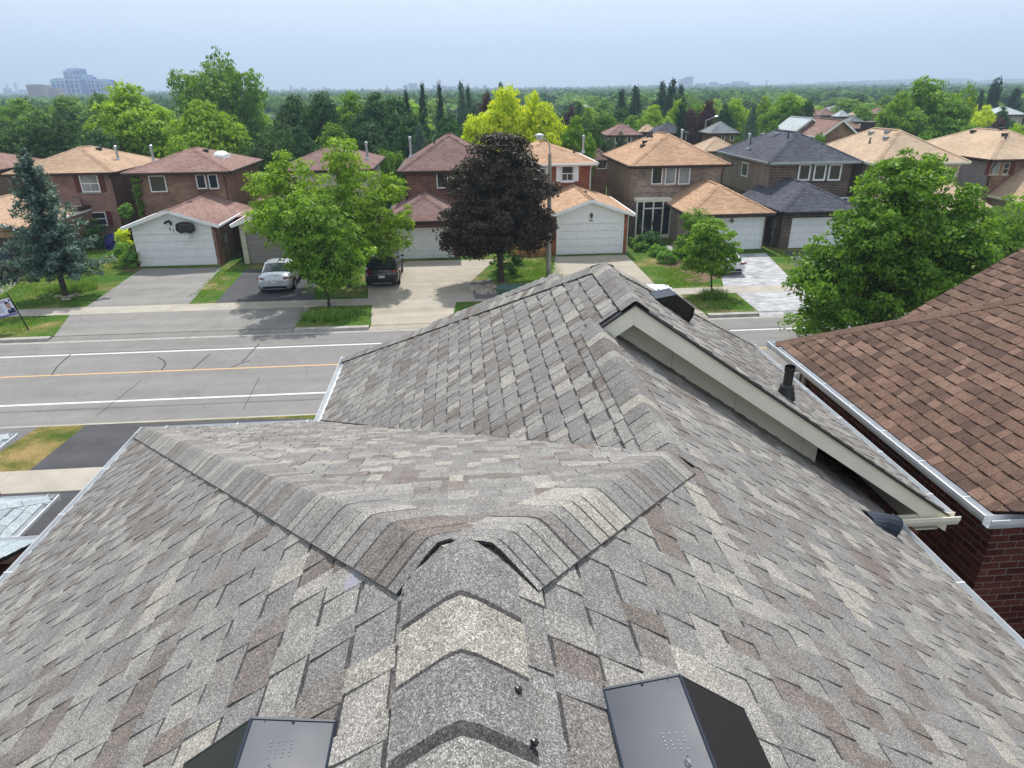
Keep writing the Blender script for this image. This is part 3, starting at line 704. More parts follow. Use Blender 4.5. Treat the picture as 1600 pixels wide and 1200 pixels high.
# plumbing stack
p = Vector(cz((3.84, 7.03, -3.46))); mb = MB(); mb.tube(p, p+Vector((0, 0, .17)), .12, .075, 14); mb.tube(p+Vector((0, 0, .17)), p+Vector((0, 0, .19)), .085, .062, 14)
st = mb.build('vent_stack', M['black'], house, smooth=False); mb = MB(); mb.tube(p+Vector((0, 0, .12)), p+Vector((0, 0, .42)), .055, .055, 14, cap=False); mb.tube(p+Vector((0, 0, .36)), p+Vector((0, 0, .42)), .062, .062, 14, cap=False); mb.tube(p+Vector((0,0,.12)),p+Vector((0,0,.35)),.05,.05,14); q = mb.build('pipe', M['black'], house); q.parent = st
# ================================================================ next-door houses on our side
BRN = [(0.0, (0.031, 0.02, 0.019, 1)), (0.08, (0.035, 0.023, 0.021, 1)), (0.12, (0.1, 0.062, 0.052, 1)), (0.25, (0.11, 0.071, 0.057, 1)), (0.5, (0.15, 0.094, 0.072, 1)), (0.75, (0.175, 0.11, 0.082, 1)), (1.0, (0.225, 0.145, 0.109, 1))]
M['shbrown'] = shingle_near('brown_blend_shingles', BRN, (.45, 1.5), gs=190)
GRY = [(.0, (.16, .18, .19, 1)), (.07, (.18, .2, .21, 1)), (.12, (.3, .35, .37, 1)), (.5, (.36, .41, .43, 1)), (1., (.42, .46, .48, 1))]
M['shlight'] = shingle_near('pale_grey_shingles', GRY, (.75, 1.25), gs=150)
nb_ = thing('house', 'brown shingled roof over a dark red brick wall next door on the right', 'house', (10, 8, 0))
n0, mN = 6.37, .62
nf, nbk = 12.42, 6.37
top = 15.5; dx = top-n0
def W2(x): return ze+mN*(x-n0)
pl = [Plane(cz((n0, 0, ze)), (0, 1, 0), (1, 0, mN), [cz(p) for p in ((n0, nbk+.0, ze), (n0, nf, ze), (n0+6, nf-6, W2(n0+6)), (n0+6, nbk, W2(n0+6)))]),
      Plane(cz((n0, 0, ze)), (0, 1, 0), (1, 0, mN), [cz(p) for p in ((n0+.02, nbk, ze), (n0+6, nbk, W2(n0+6)), (n0+6, nbk-4, W2(n0+6)), (n0+1.9, nbk-2, W2(n0+1.9)))]),
      Plane(cz((0, nf, ze)), (1, 0, 0), (0, -1, mN), [cz(p) for p in ((n0, nf, ze), (n0+6, nf-6, W2(n0+6)), (n0+12, nf, ze))])]
# upper roof plane, just beyond the hip, with its own gable edge
pl += [Plane(cz((n0, 0, ze-.14)), (0, 1, 0), (1, 0, mN+.0), [cz(p) for p in ((n0+1.52, 11.12, W2(n0+1.52)-.14), (n0+1.52, 10.3, W2(n0+1.52)-.14), (n0+6.2, 6, W2(n0+6.2)-.14), (n0+6.2, 11.12, W2(n0+6.2)-.14))])]
lay_shingles(pl, .175, (.09, .22), nb_, M['shbrown'], M['deckb'], 31, [.2, .35, .45, .55, .6, .7, .8, .95], 300, thick=.007)
lay_caps(cz((n0+.03, nf-.03, ze)), cz((n0+6, nf-6, W2(n0+6))), pl[0].n, pl[2].n, nb_, M['shbrown'], E=.3, W=.17, seed=41, tones=(.45, .55, .62, .7), hgt=.012, line=.002)
# softened first courses along the gutter
gutter('gutter', cz((n0, nf+.1, ze-.01)), cz((n0, nbk-.05, ze-.01)), (-1, 0, 0), nb_, M['whitegut'], .12, .12, .9)
gutter('gutter', cz((n0-.12, nbk-.05, ze-.01)), cz((n0+2.2, nbk-.05, ze-.01)), (0, -1, 0), nb_, M['whitegut'], .13, .13)
gutter('gutter', cz((n0-.12, nf, ze-.01)), cz((n0+9, nf, ze-.01)), (0, 1, 0), nb_, M['whitegut'], .13, .13)
mb = MB(); mb.box(n0+.05, n0+.42, nbk+.3, nf-.1, H+ze-.15, H+ze-.13); mb.box(n0+.05, n0+3, nbk-.02, nbk+.3, H+ze-.15, H+ze-.13); mb.build('soffit', M['cream'], nb_)
wxn = n0+.4; wyn = nbk+.28
# mortar core + real bricks on the two faces in view
k = NT('mortar', .95, .05); k.col(k.ramp(k.noise(20, 3), [(.3, (.3, .25, .23, 1)), (.7, (.42, .36, .33, 1))])); M['mortar'] = k.m
mb = MB(); mb.box(wxn+.006, n0+6, wyn+.006, nf-.45, 0, H+ze-.15); mb.box(wxn+1.62, n0+6, 1.5, wyn+.02, 0, H+ze-.15); mb.build('wall', M['mortar'], nb_)
k = NT('dark_red_brick', .85, .15); c = k.ramp(k.attr(), [(0, (.1, .03, .026, 1)), (.5, (.15, .045, .036, 1)), (1, (.2, .07, .052, 1))])
c = k.mix(c, k.ramp(k.noise(24, 4), [(.3, g4(.75)), (.7, g4(1.2))]), 1., 'MULTIPLY'); k.col(c); k.bump(k.noise(60, 3), .3, .004); M['redbrick'] = k.m
BR = []; BL, BH, J = .27, .112, .019
def course_wall(a, b, fixed, axis, z0, z1):
    i = 0; z = z1
    while z > z0:
        u = a-(BL/2 if i % 2 else 0)
        while u < b:
            s, e = max(a, u), min(b, u+BL-J)
            if e-s > .03: BR.append((s, e, fixed, axis, z-BH+J, z))
            u += BL
        z -= BH; i += 1
course_wall(wyn, nf-.45, wxn, 0, .1, H+ze-.16)
course_wall(wxn, wxn+1.6, wyn, 1, .1, H+ze-.16)
rb = random.Random(9); cand = []
for (s, e, f, ax, z0, z1) in BR:
    m = np.array([f, (s+e)/2, (z0+z1)/2]) if ax == 0 else np.array([(s+e)/2, f, (z0+z1)/2]); d = m-CAMP; L = np.linalg.norm(d); X, Y_ = proj(m)
    nn = np.array([-1., 0, 0]) if ax == 0 else np.array([0, -1., 0])
    a = (e-s)*(z1-z0)*max(0, -(d@nn)/L)/L**2 if (-20 < X < 1620 and 0 < Y_ < 1250) else 0
    # hidden by our own roof?
    if X < 1480 and (Y_-797) > (X-1480)*.9: a *= .01
    if (Y_-803) > (X-1390)*1.0: a *= .01
    cand.append((a, (s, e, f, ax, z0, z1)))
cand.sort(key=lambda q: -q[0]); rest = MB()
for i, (a, (s, e, f, ax, z0, z1)) in enumerate(cand):
    t = rb.random(); o = rb.uniform(0, .004); mb = MB() if (i < 300 and a > 0) else rest
    if ax == 0: mb.box(f-.0-o, f+.03, s, e, z0, z1, 0, t)
    else: mb.box(s, e, f-o, f+.03, z0, z1, 0, t)
    if mb is not rest: mb.build('brick', M['redbrick'], nb_)
rest.build('bricks_beyond', M['redbrick'], nb_, kind='stuff')
# downspout and stone corner pier at the front of that wall
mb = MB(); mb.tube((wxn-.06, nf-.75, .1), (wxn-.06, nf-.75, H+ze-.3), .045, .045, 8); mb.tube((wxn-.06, nf-.75, H+ze-.3), (n0-.05, nf-.6, H+ze-.1), .045, .045, 8); mb.build('downspout', M['whitegut'], nb_)
k = NT('rough_stone', .9, .1); k.col(k.ramp(k.noise(5, 5, rough=.7), [(.35, (.16, .13, .1, 1)), (.5, (.36, .31, .25, 1)), (.65, (.5, .45, .38, 1))])); M['stone'] = k.m
mb = MB(); mb.box(wxn-.02, wxn+.6, nf-.42, nf-.02, .1, 2.9); mb.build('stone_pier', M['stone'], nb_)
# next door on the left: lower hipped roof with white gutters
def left_roof(label, x1, yf_, z_e, w_, back, seed, pitch=.5, n=90):
    t = thing('house', label, 'house', (x1-3, yf_-3, 0)); A = z_e
    q = [Plane((x1, 0, A), (0, 1, 0), (-1, 0, pitch), [(x1, back, A), (x1, yf_, A), (x1-w_/2, yf_-w_/2, A+pitch*w_/2), (x1-w_/2, back, A+pitch*w_/2)]),
         Plane((0, yf_, A), (1, 0, 0), (0, -1, pitch), [(x1, yf_, A), (x1-w_, yf_, A), (x1-w_/2, yf_-w_/2, A+pitch*w_/2)])]
    lay_shingles(q, .19, (.2, .34), t, M['shlight'], M['deck'], seed, [.2, .5, .8], n)
    lay_caps((x1-.02, yf_-.02, A), (x1-w_/2, yf_-w_/2, A+pitch*w_/2), q[0].n, q[1].n, t, M['shlight'], E=.24, W=.17, seed=seed, tones=(.5, .7, .9), hgt=.012, line=.004)
    gutter('gutter', (x1, back, A-.01), (x1, yf_+.1, A-.01), (1, 0, 0), t, M['whitegut'], .13, .12); gutter('gutter', (x1-w_, yf_, A-.01), (x1+.12, yf_, A-.01), (0, 1, 0), t, M['whitegut'], .13, .12)
    mb = MB(); mb.box(x1-w_+.4, x1-.4, back+.3, yf_-.4, 0, A-.12); mb.build('wall', M['bk_pink'], t)
    return t
c1 = hit(78, 777, 2, 2.7); left_roof('pale grey garage roof with white gutters in the lower left corner', c1[0], c1[1], 2.7, 6, 4.0, 51, .42)
c2 = hit(62, 843, 2, 4.3); t = thing('house', 'pale grey upper roof edge at the left frame below the garage roof', 'house', (c2[0]-3, c2[1]-3, 0))
q = [Plane((0, c2[1], 4.3), (1, 0, 0), (0, -1, .35), [(c2[0]-8, c2[1], 4.3), (c2[0], c2[1], 4.3), (c2[0], c2[1]-5, 4.3+1.75), (c2[0]-8, c2[1]-5, 4.3+1.75)])]
lay_shingles(q, .19, (.2, .34), t, M['shlight'], M['deck'], 53, [.3, .5, .8], 60); gutter('gutter', (c2[0]-8, c2[1], 4.29), (c2[0]+.05, c2[1], 4.29), (0, 1, 0), t, M['whitegut'], .12, .11)
mb = MB(); mb.box(c2[0]-8, c2[0]-.2, c2[1]-5, c2[1]-.4, 0, 4.2); mb.build('wall', M['bk_pink'], t)
c3 = hit(15, 680, 2, 2.7); left_roof('corner of a grey garage roof with a white gutter, farther up the left edge', c3[0], c3[1], 2.7, 6, 9.0, 55, .42, 20)
# ================================================================ houses across the street
def uvroof(name, faces, mat, root):
    """faces: list of (points, eave origin, u dir, v dir) ; uv in metres up the slope"""
    V = []; F = []; UV = []; o = ORG.get(root.name, Vector((0, 0, 0)))
    for pts, e0, u, v in faces:
        u = Vector(u).normalized(); v = Vector(v).normalized(); e0 = Vector(e0); n = len(V)
        pts = [Vector(p) for p in pts]
        nn = (pts[1]-pts[0]).cross(pts[2]-pts[0])
        if nn.z < 0: pts = pts[::-1]
        V += [p-o for p in pts]; F.append(tuple(range(n, n+len(pts)))); UV.append([((p-e0).dot(u)+e0.x*.37, (p-e0).dot(v)) for p in pts])
    return link(name, mesh(name, V, F, mat, uv=UV), root)
def caps_far(name, lines, mat, root, w_=.16):
    V = []; F = []; UV = []; o = ORG[root.name]
    for A, B in lines:
        A = Vector(A); B = Vector(B); d = (B-A).normalized(); s = d.cross(Vector((0, 0, 1))).normalized(); L = (B-A).length
        n = len(V); k = max(1, int(L/.165)); 
        for i in range(k):
            a = A+d*(L*i/k); b = A+d*(L*(i+1)/k); n = len(V)
            dr = abs(d.z)*.0+.055
            for P, h in ((a, .035), (b, .018)): V += [P+s*w_+Vector((0, 0, h-dr))-o, P+Vector((0, 0, h))-o, P-s*w_+Vector((0, 0, h-dr))-o]
            V += [a+s*w_+Vector((0, 0, -.07))-o, a+Vector((0, 0, .0))-o, a-s*w_+Vector((0, 0, -.07))-o]
            F += [(n, n+3, n+4, n+1), (n+1, n+4, n+5, n+2), (n+6, n, n+1, n+7), (n+7, n+1, n+2, n+8)]
            UV += [[(i*1.1+.3, .08)]*4]*4
    return link(name, mesh(name, V, F, mat, uv=UV), root)
def hip(root, x0, x1, y0, y1, z, p, mat, fascia, back=True, ridge_y=None):
    """hip roof over an eave rectangle, ridge along the longer side; returns ridge ends"""
    w_, d_ = x1-x0, y1-y0
    if d_ >= w_: h = w_/2; r0 = ((x0+x1)/2, y0+h, z+p*h); r1 = ((x0+x1)/2, y1-h if back else y1, z+p*h)
    else:
        h = d_/2 if back else d_; r0 = (x0+w_/2 if h > w_/2 else x0+h, y0+h, z+p*h); r1 = (x1-h if h <= w_/2 else x0+w_/2, y0+h, z+p*h)
    a, b, c, d = (x0, y0, z), (x1, y0, z), (x1, y1, z), (x0, y1, z)
    if d_ >= w_:
        fs = [([a, b, r0], a, (1, 0, 0), (0, 1, p)), ([b, c, r1, r0], b, (0, 1, 0), (-1, 0, p)), ([d, a, r0, r1], d, (0, -1, 0), (1, 0, p))]
        if back: fs.append(([c, d, r1], c, (-1, 0, 0), (0, -1, p)))
        ls = [(a, r0), (b, r0), (r0, r1)]+([(c, r1), (d, r1)] if back else [])
    else:
        fs = [([a, b, r1, r0], a, (1, 0, 0), (0, 1, p)), ([b, c, r1], b, (0, 1, 0), (-1, 0, p)), ([c, d, r0, r1], c, (-1, 0, 0), (0, -1, p)), ([d, a, r0], d, (0, -1, 0), (1, 0, p))]
        ls = [(a, r0), (b, r1), (r0, r1), (c, r1), (d, r0)]
    ro = uvroof('roof', fs, mat, root)
    cp = caps_far('ridge_cap', ls, mat, root); cp.parent = ro
    mb = MB(); t = .03
    for A, B in ((a, b), (b, c), (c, d), (d, a)):
        A_ = Vector(A); B_ = Vector(B); dd = (B_-A_).normalized(); out = dd.cross(Vector((0, 0, 1)))
        mb.beam(A_+out*.05-dd*.1, B_+out*.05+dd*.1, .1, .13, oh=-.135)
    mb.box(x0+.02, x1-.02, y0+.02, y1-.02, z-.2, z-.16); mb.build('eave', fascia, root)
    return r0, r1
def gable(root, x0, x1, y0, y1, z, p, mat, trim, facemat):
    xm = (x0+x1)/2; zt = z+p*(x1-x0)/2
    a, b, c, d = (x0, y0, z), (x1, y0, z), (x1, y1, z), (x0, y1, z); r0, r1 = (xm, y0, zt), (xm, y1, zt)
    ro = uvroof('roof', [([b, c, r1, r0], b, (0, 1, 0), (-1, 0, p)), ([d, a, r0, r1], d, (0, -1, 0), (1, 0, p))], mat, root)
    cp = caps_far('ridge_cap', [(r0, r1)], mat, root); cp.parent = ro
    for s, e in ((a, r0), (r0, b)):
        mb = MB(); s = Vector(s); e = Vector(e)
        mb.prism([s, e, e-Vector((0, 0, .2)), s-Vector((0, 0, .2))], (0, .05, 0)); mb.build('rake_board', trim, root)
    mb = MB(); mb.prism([Vector((x0, y0+.05, z-.05)), Vector((xm, y0+.05, zt-.05)), Vector((x1, y0+.05, z-.05)), Vector((x1, y0+.05, z-.09)), Vector((xm, y0+.05, zt-.1)), Vector((x0, y0+.05, z-.09))], (0, y1-y0, 0))
    mb.beam((x0-.04, y0, z-.12), (x0-.04, y1, z-.12), .08, .12); mb.beam((x1+.04, y0, z-.12), (x1+.04, y1, z-.12), .08, .12); mb.build('eave', trim, root)
    mb = MB(); mb.prism([(x0+.35, y0+.4, z-.1), (x1-.35, y0+.4, z-.1), (xm, y0+.4, zt-.16)], (0, .12, 0)); mb.build('gable_wall', facemat, root)
def window(root, pxb, y, mat=None, pane='glass', mull=None, sill='kerb', fr=.07, sh=None, zx=None):
    """pxb = pixel box on the wall plane Y=y -> real size there; or zx=(x0,x1,z0,z1)"""
    if zx: x0, x1, z0, z1 = zx
    else:
        (xl, yt, xr_, yb_) = pxb; ym = (yt+yb_)/2; xm = (xl+xr_)/2
        x0 = hit(xl, ym, 1, y)[0]; x1 = hit(xr_, ym, 1, y)[0]; z1 = hit(xm, yt, 1, y)[2]; z0 = hit(xm, yb_, 1, y)[2]
    mat = mat or M['white']; mb = MB()
    for b in ((x0, x1, z1-fr, z1), (x0, x1, z0, z0+fr), (x0, x0+fr, z0+fr, z1-fr), (x1-fr, x1, z0+fr, z1-fr)): mb.box(b[0], b[1], y-.06, y+.05, b[2], b[3])
    if mull == 'h': mb.box(x0+fr, x1-fr, y-.05, y+.05, (z0+z1)/2-.03, (z0+z1)/2+.03)
    if mull == 'cross': mb.box(x0+fr, x1-fr, y-.05, y+.05, (z0+z1)/2-.03, (z0+z1)/2+.03); mb.box((x0+x1)/2-.02, (x0+x1)/2+.02, y-.045, y+.05, z0+fr, (z0+z1)/2-.03)
    f = mb.build('window', mat, root)
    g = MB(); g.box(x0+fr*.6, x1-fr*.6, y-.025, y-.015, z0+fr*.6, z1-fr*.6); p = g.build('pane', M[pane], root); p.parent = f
    if sill: s = MB(); s.box(x0-.06, x1+.06, y-.12, y-.002, z0-.1, z0-.005); q = s.build('sill', M[sill], root); q.parent = f
    if sh:
        w_ = .36
        for a, b in ((x0-w_-.03, x0-.03), (x1+.03, x1+w_+.03)):
            s = MB(); s.box(a, b, y-.05, y-.005, z0-.02, z1+.02)
            for i in range(9): zz = z0+.08+(z1-z0-.16)*i/9; s.box(a+.05, b-.05, y-.062, y-.05, zz, zz+.05)
            s.build('shutter', sh, root)
    return f
def garage_door(root, x0, x1, y, z1, mat, n=4, trim=None, z0=.13, lites=False):
    hgt = (z1-z0)/n
    for i in range(n):
        mb = MB(); mb.box(x0, x1, y, y+.04, z0+i*hgt, z0+(i+1)*hgt-.014)
        k = 6
        for j in range(k):
            a = x0+(x1-x0)*(j+.12)/k; b = x0+(x1-x0)*(j+.88)/k; mb.box(a, b, y-.008, y, z0+i*hgt+.09, z0+(i+1)*hgt-.1)
        mb.build('door_panel', mat, root)
    bk = MB(); bk.box(x0, x1, y+.045, y+.07, z0, z1); bk.build('door_seal', M['blackmatte'], root)
    if lites:
        for j in range(4):
            a = x0+(x1-x0)*(j+.12)/4; b = x0+(x1-x0)*(j+.88)/4; window(root, None, y-.03, mat, 'glass', None, None, .03, zx=(a, b, z1-hgt+.1, z1-.12))
    if trim:
        mb = MB(); mb.box(x0-.12, x0-.004, y-.06, y+.1, z0, z1+.1); mb.box(x1+.004, x1+.12, y-.06, y+.1, z0, z1+.1); mb.box(x0-.004, x1+.004, y-.06, y+.1, z1+.004, z1+.1); mb.build('door_trim', trim, root)
def flue(root, x, y, zb, zt, r=.09):
    mb = MB(); mb.tube((x, y, zb-.1), (x, y, zt-.2), r, r, 10); mb.tube((x, y, zt-.25), (x, y, zt-.05), r*1.45, r*1.45, 10); mb.tube((x, y, zt-.05), (x, y, zt), r*1.45, r*.7, 10); mb.tube((x, y, zb-.05), (x, y, zb+.12), r*2, r*1.2, 10)
    mb.smooth = False; return mb.build('flue', M['galv'], root)
def rvent(root, x, y, z, m='black', s=.3, pitch=0, side=0):
    mb = MB(); mb.box(x-s/2, x+s/2, y-s/2, y+s/2, z-.1, z+.14); mb.box(x-s*.65, x+s*.65, y-s*.65, y+s*.65, z+.13, z+.17); return mb.build('roof_vent', M[m], root)
def stack(root, x, y, z): mb = MB(); mb.tube((x, y, z-.1), (x, y, z+.4), .06, .05, 8); mb.tube((x, y, z-.1), (x, y, z+.1), .12, .07, 8); return mb.build('vent_stack', M['black'], root)
def spout(root, x, y, z0, z1, mat, kick=.35):
    mb = MB(); mb.tube((x, y-kick, z1), (x, y-.06, z1-.35), .05, .05, 6); mb.tube((x, y-.06, z1-.35), (x, y-.06, z0), .05, .05, 6); return mb.build('downspout', mat, root)
def roofz(x, y, R, p): 
    x0, x1, y0, y1, z = R; return z+p*max(0, min(x-x0, x1-x, y-y0, y1-y))
def body(root, x0, x1, y0, y1, z, front, side, low=None, zl=2.65, jut=.0):
    """walls under an eave rectangle already inset; lower storey brick, upper sides clad"""
    mb = MB(); mb.box(x0, x1, y0, y1, 0, z); mb.build('wall', front, root)
    if side:
        for a, b in ((x0-.06, x0-.003), (x1+.003, x1+.06)): s = MB(); s.box(a, b, y0+.12, y1, zl, z-.01); s.build('siding', side, root)
WY = {}
def house2(label, x0, x1, y0, y1, p, rf, front, side, fascia, z=5.25, ov=.42):
    t = thing('house', label, 'house', ((x0+x1)/2, (y0+y1)/2, 0))
    r0, r1 = hip(t, x0, x1, y0, y1, z, p, M[rf], M[fascia])
    body(t, x0+ov, x1-ov, y0+ov, y1-ov, z-.18, M[front], M[side] if side else None)
    return t, y0+ov
FG = 44.0
# --- 1 far left, mostly cut by the frame
t, wy = house2('brown roofed house cut by the left frame edge', -42.2, -34.4, 52.0, 62, .36, 'rf_brown', 'bk_tan', 'sd_tan', 'brown')
# --- 2 beige roof, pink brick, behind the blue spruce
B2 = (-32.2, -24.6, 51.5, 60.6, 5.25)
t, wy = house2('pinkish brick house with beige roof and red shutters behind the blue spruce', *B2[:4], .39, 'rf_beige', 'bk_pink', 'sd_brown', 'brown')
window(t, (126, 273, 155, 300), wy, mull='cross', sh=M['redbrown'], pane='glasslite'); window(t, (41, 273, 70, 300), wy, mull='cross', sh=M['redbrown'])
window(t, (142, 331, 167, 352), wy, mull='h', sh=M['redbrown']); window(t, (118, 331, 141, 352), wy, mull='h')
xg0, xg1 = -34.8, hit(40, 353, 1, FG)[0]
gable(t, xg0, xg1, 43.6, wy-.005, 2.7, .36, M['rf_beige'], M['white'], M['sd_honey'])
for a, b in ((xg0+.4, xg0+.75), (hit(49, 380, 1, FG)[0], xg1-.35)): mb = MB(); mb.box(a, b, FG, wy-.01, 0, 2.58); mb.build('wall', M['bk_pink'], t)
mb = MB(); mb.box(xg0+.75, hit(49, 380, 1, FG)[0]-.003, FG+.003, FG+.2, 2.2, 2.56); mb.build('wall', M['sd_honey'], t)
garage_door(t, xg0+.76, hit(49, 380, 1, FG)[0]-.01, FG+.06, 2.19, M['doorbrown'])
hip_ = roofz(-26.2, 55, B2, .39); flue(t, -25.9, 55.5, roofz(-25.9, 55.5, B2, .39), hit(193, 227, 1, 55.5)[2]); rvent(t, -27.6, 56.5, roofz(-27.6, 56.5, B2, .39))
# small porch roof by its door
ro = uvroof('porch_roof', [([(-29.6, wy-1.5, 3.0), (-26.9, wy-1.2, 3.0), (-27.6, wy, 3.55), (-29.6, wy, 3.65)], (-29.6, wy-1.5, 3), (1, 0, 0), (0, 1, .4))], M['rf_brown'], t)
mb = MB(); mb.box(-29.6, -26.9, wy-1.45, wy-.01, 2.8, 2.95); mb.build('porch_fascia', M['brown'], t)
spout(t, -24.98, wy, .1, 5.05, M['brown']); spout(t, -31.75, wy, 2.8, 5.05, M['brown'])
# --- 3 number 61
B3 = (-23.7, -16.2, 50.6, 59.4, 5.25)
t, wy = house2('brown roofed brick house with white double garage and basketball hoop', *B3[:4], .35, 'rf_brown', 'bk_tan', 'sd_brown', 'brown'); H61 = t
window(t, (234, 274, 260, 300), wy, sill='bk_tan'); window(t, (307, 272, 322, 295), wy, sill='bk_tan'); window(t, (326, 272, 341, 295), wy, sill='bk_tan')
gx0, gx1 = hit(189, 353, 1, 43.6)[0], hit(341, 353, 1, 43.6)[0]
gable(t, gx0, gx1, 43.6, wy-.005, 2.72, .34, M['rf_brown'], M['white'], M['white'])
dx0, dx1 = hit(217, 395, 1, FG)[0], hit(334, 395, 1, FG)[0]
for a, b in ((gx0+.38, dx0-.13), (dx1+.13, gx1-.38)): mb = MB(); mb.box(a, b, FG, wy-.01, 0, 2.6); mb.build('wall', M['bk_tan'], t)
mb = MB(); mb.box(dx0-.12, dx1+.12, FG+.02, FG+.18, 2.18, 2.66); mb.build('gable_panel', M['white'], t)
garage_door(t, dx0, dx1, FG+.06, 2.17, M['white'], 4, M['white'])
ro = uvroof('side_roof', [([(gx1-.05, 46.5, 2.66), (gx1+1.2, 48, 2.66), (gx1+1.2, 56, 2.66), (gx1-.05, 56, 3.1)], (gx1, 46.5, 2.66), (0, 1, 0), (-1, 0, .34))], M['rf_brown'], t)
flue(t, hit(239, 245, 1, 56)[0], 56, roofz(-22.6, 56, B3, .35), hit(239, 226, 1, 56)[2])
sk = MB(); sx, sy = -18.1, 55.2; sz = roofz(sx, sy, B3, .35); sk.dome((sx, sy, sz+.1), .45, .95, .28, 12, 4); sk.box(sx-.42, sx+.42, sy-.9, sy+.9, sz-.15, sz+.12); q = sk.build('skylight', M['white'], t); rvent(t, -19.1, 55, roofz(-19.1, 55, B3, .35)); rvent(t, -18.2, 47.2, 3.55, s=.35)
spout(t, -16.75, wy, 3.0, 5.05, M['redbrown']); spout(t, gx1-.34, FG, .1, 2.6, M['redbrown'], .3)
mb = MB(); mb.box(gx1-.35, gx1-.25, 45.2, 45.6, 1.3, 1.9); mb.tube((gx1-.3, 45.4, .1), (gx1-.3, 45.4, 1.3), .04, .04, 6); mb.build('meter_box', M['galv'], t)
lp = MB(); a = hit(264, 345, 1, FG); lp.tube((a[0], FG+.02, a[2]), (a[0], FG-.15, a[2]), .06, .06, 8); lp.tube((a[0]-.12, FG-.12, a[2]-.05), (a[0]-.2, FG-.3, a[2]-.12), .09, .06, 8); lp.tube((a[0]+.1, FG-.12, a[2]-.08), (a[0]+.2, FG-.28, a[2]-.2), .09, .06, 8); lp.build('floodlight', M['black'], t)
# --- 4 pink-mauve roof, cream walls
B4 = (-13.3, -6.2, 50.2, 60, 5.25)
t, wy = house2('cream house with mauve roof behind the two bright green trees', *B4[:4], .36, 'rf_mauve', 'creamstucco', None, 'brown')
window(t, (530, 273, 545, 296), wy, pane='glasslite'); window(t, (455, 275, 468, 300), wy); window(t, (436, 275, 449, 300), wy)
g0 = hit(360, 351, 1, 43.6)[0]; g1 = g0+6.1
gable(t, g0, g1, 43.6, wy-.005, 2.72, .34, M['rf_mauve'], M['white'], M['creamstucco'])
d0 = hit(388, 395, 1, FG)[0]; d1 = d0+4.3
for a, b in ((g0+.35, d0-.01), (d1+.01, g1-.35)): mb = MB(); mb.box(a, b, FG, wy-.01, 0, 2.6); mb.build('wall', M['creamstucco'], t)
mb = MB(); mb.box(d0-.01, d1+.01, FG+.003, FG+.18, 2.1, 2.66); mb.build('wall', M['creamstucco'], t); garage_door(t, d0, d1, FG+.1, 2.09, M['taupe'], 5)
flue(t, hit(574, 245, 1, 54.5)[0], 54.5, roofz(-7.1, 54.5, B4, .36), hit(574, 221, 1, 54.5)[2]); spout(t, -12.8, wy, 3, 5.05, M['brown'])
# --- 5 brown brick, mauve roof, beside the purple maple
B5 = (-4.2, 3.0, 48.4, 58, 5.25)
t, wy = house2('dark red brick house with mauve roof beside the purple maple', *B5[:4], .6, 'rf_mauve', 'bk_red', None, 'brown')
window(t, (682, 267, 700, 294), wy, sill='bk_red'); window(t, (704, 267, 721, 294), wy, sill='bk_red')
d0, d1 = hit(622, 390, 1, FG)[0], hit(709, 380, 1, FG)[0]
hip(t, d0-.7, d1+.55, 43.55, wy+1.5, 2.68, .5, M['rf_mauve'], M['brown'], False)
mb = MB(); mb.box(d0-.4, d0-.003, FG, wy-.01, 0, 2.5); mb.box(d1+.003, d1+.3, FG, wy-.01, 0, 2.5); mb.box(d0-.003, d1+.003, FG+.003, FG+.2, 2.16, 2.5); mb.build('wall', M['bk_red'], t)
garage_door(t, d0, d1, FG+.08, 2.15, M['white'], 4)
flue(t, hit(641, 225, 1, 53.5)[0], 53.5, roofz(-3.3, 53.5, B5, .6), hit(641, 213, 1, 53.5)[2]); stack(t, -1.7, 52.6, roofz(-1.7, 52.6, B5, .6)); spout(t, -3.75, wy, 3, 5.05, M['brown'])
# --- 6 number 78
B6 = (3.0, 10.35, 51.0, 60.4, 5.3)
t, wy = house2('orange brick house with tan roof, white shutters and white double garage', B6[0], B6[1], B6[2], B6[3], .34, 'rf_orange', 'bk_orange', None, 'white', 5.3); H78 = t
window(t, (877, 259, 896, 283), wy, mull='cross', sh=M['white'], sill='white'); window(t, (836, 262, 853, 285), wy, mull='cross', sh=M['white'], sill='white')
gx0, gx1 = hit(857, 338, 1, 43.6)[0], hit(992, 333, 1, 43.6)[0]
gable(t, gx0, gx1, 43.6, wy-.005, 2.8, .34, M['rf_orange'], M['white'], M['white'])
dx0, dx1 = hit(872, 380, 1, FG)[0], hit(971, 375, 1, FG)[0]
for a, b in ((gx0+.35, dx0-.13), (dx1+.13, gx1-.35)): mb = MB(); mb.box(a, b, FG, wy-.01, 0, 2.68); mb.build('wall', M['bk_orange'], t)
mb = MB(); mb.box(dx0-.12, dx1+.12, FG+.02, FG+.18, 2.18, 2.75); mb.build('gable_panel', M['white'], t)
garage_door(t, dx0, dx1, FG+.06, 2.17, M['white'], 4, M['white'])
flue(t, hit(911, 240, 1, 56)[0], 56, roofz(9.3, 56, B6, .34), hit(911, 211, 1, 56)[2]); stack(t, hit(897, 243, 1, 53)[0], 53, 5.95); rvent(t, 8.7, 47.5, 3.6, s=.32)
spout(t, 9.85, wy, 3.1, 5.1, M['whitegut']); spout(t, gx1-.3, FG+.2, .1, 2.7, M['whitegut'])
lp = MB(); a = hit(924, 336, 1, FG); lp.tube((a[0], FG-.1, a[2]-.18), (a[0], FG-.1, a[2]+.1), .06, .1, 6); lp.tube((a[0], FG+.02, a[2]+.12), (a[0], FG-.12, a[2]+.12), .03, .03, 6); lp.build('wall_lantern', M['black'], t)
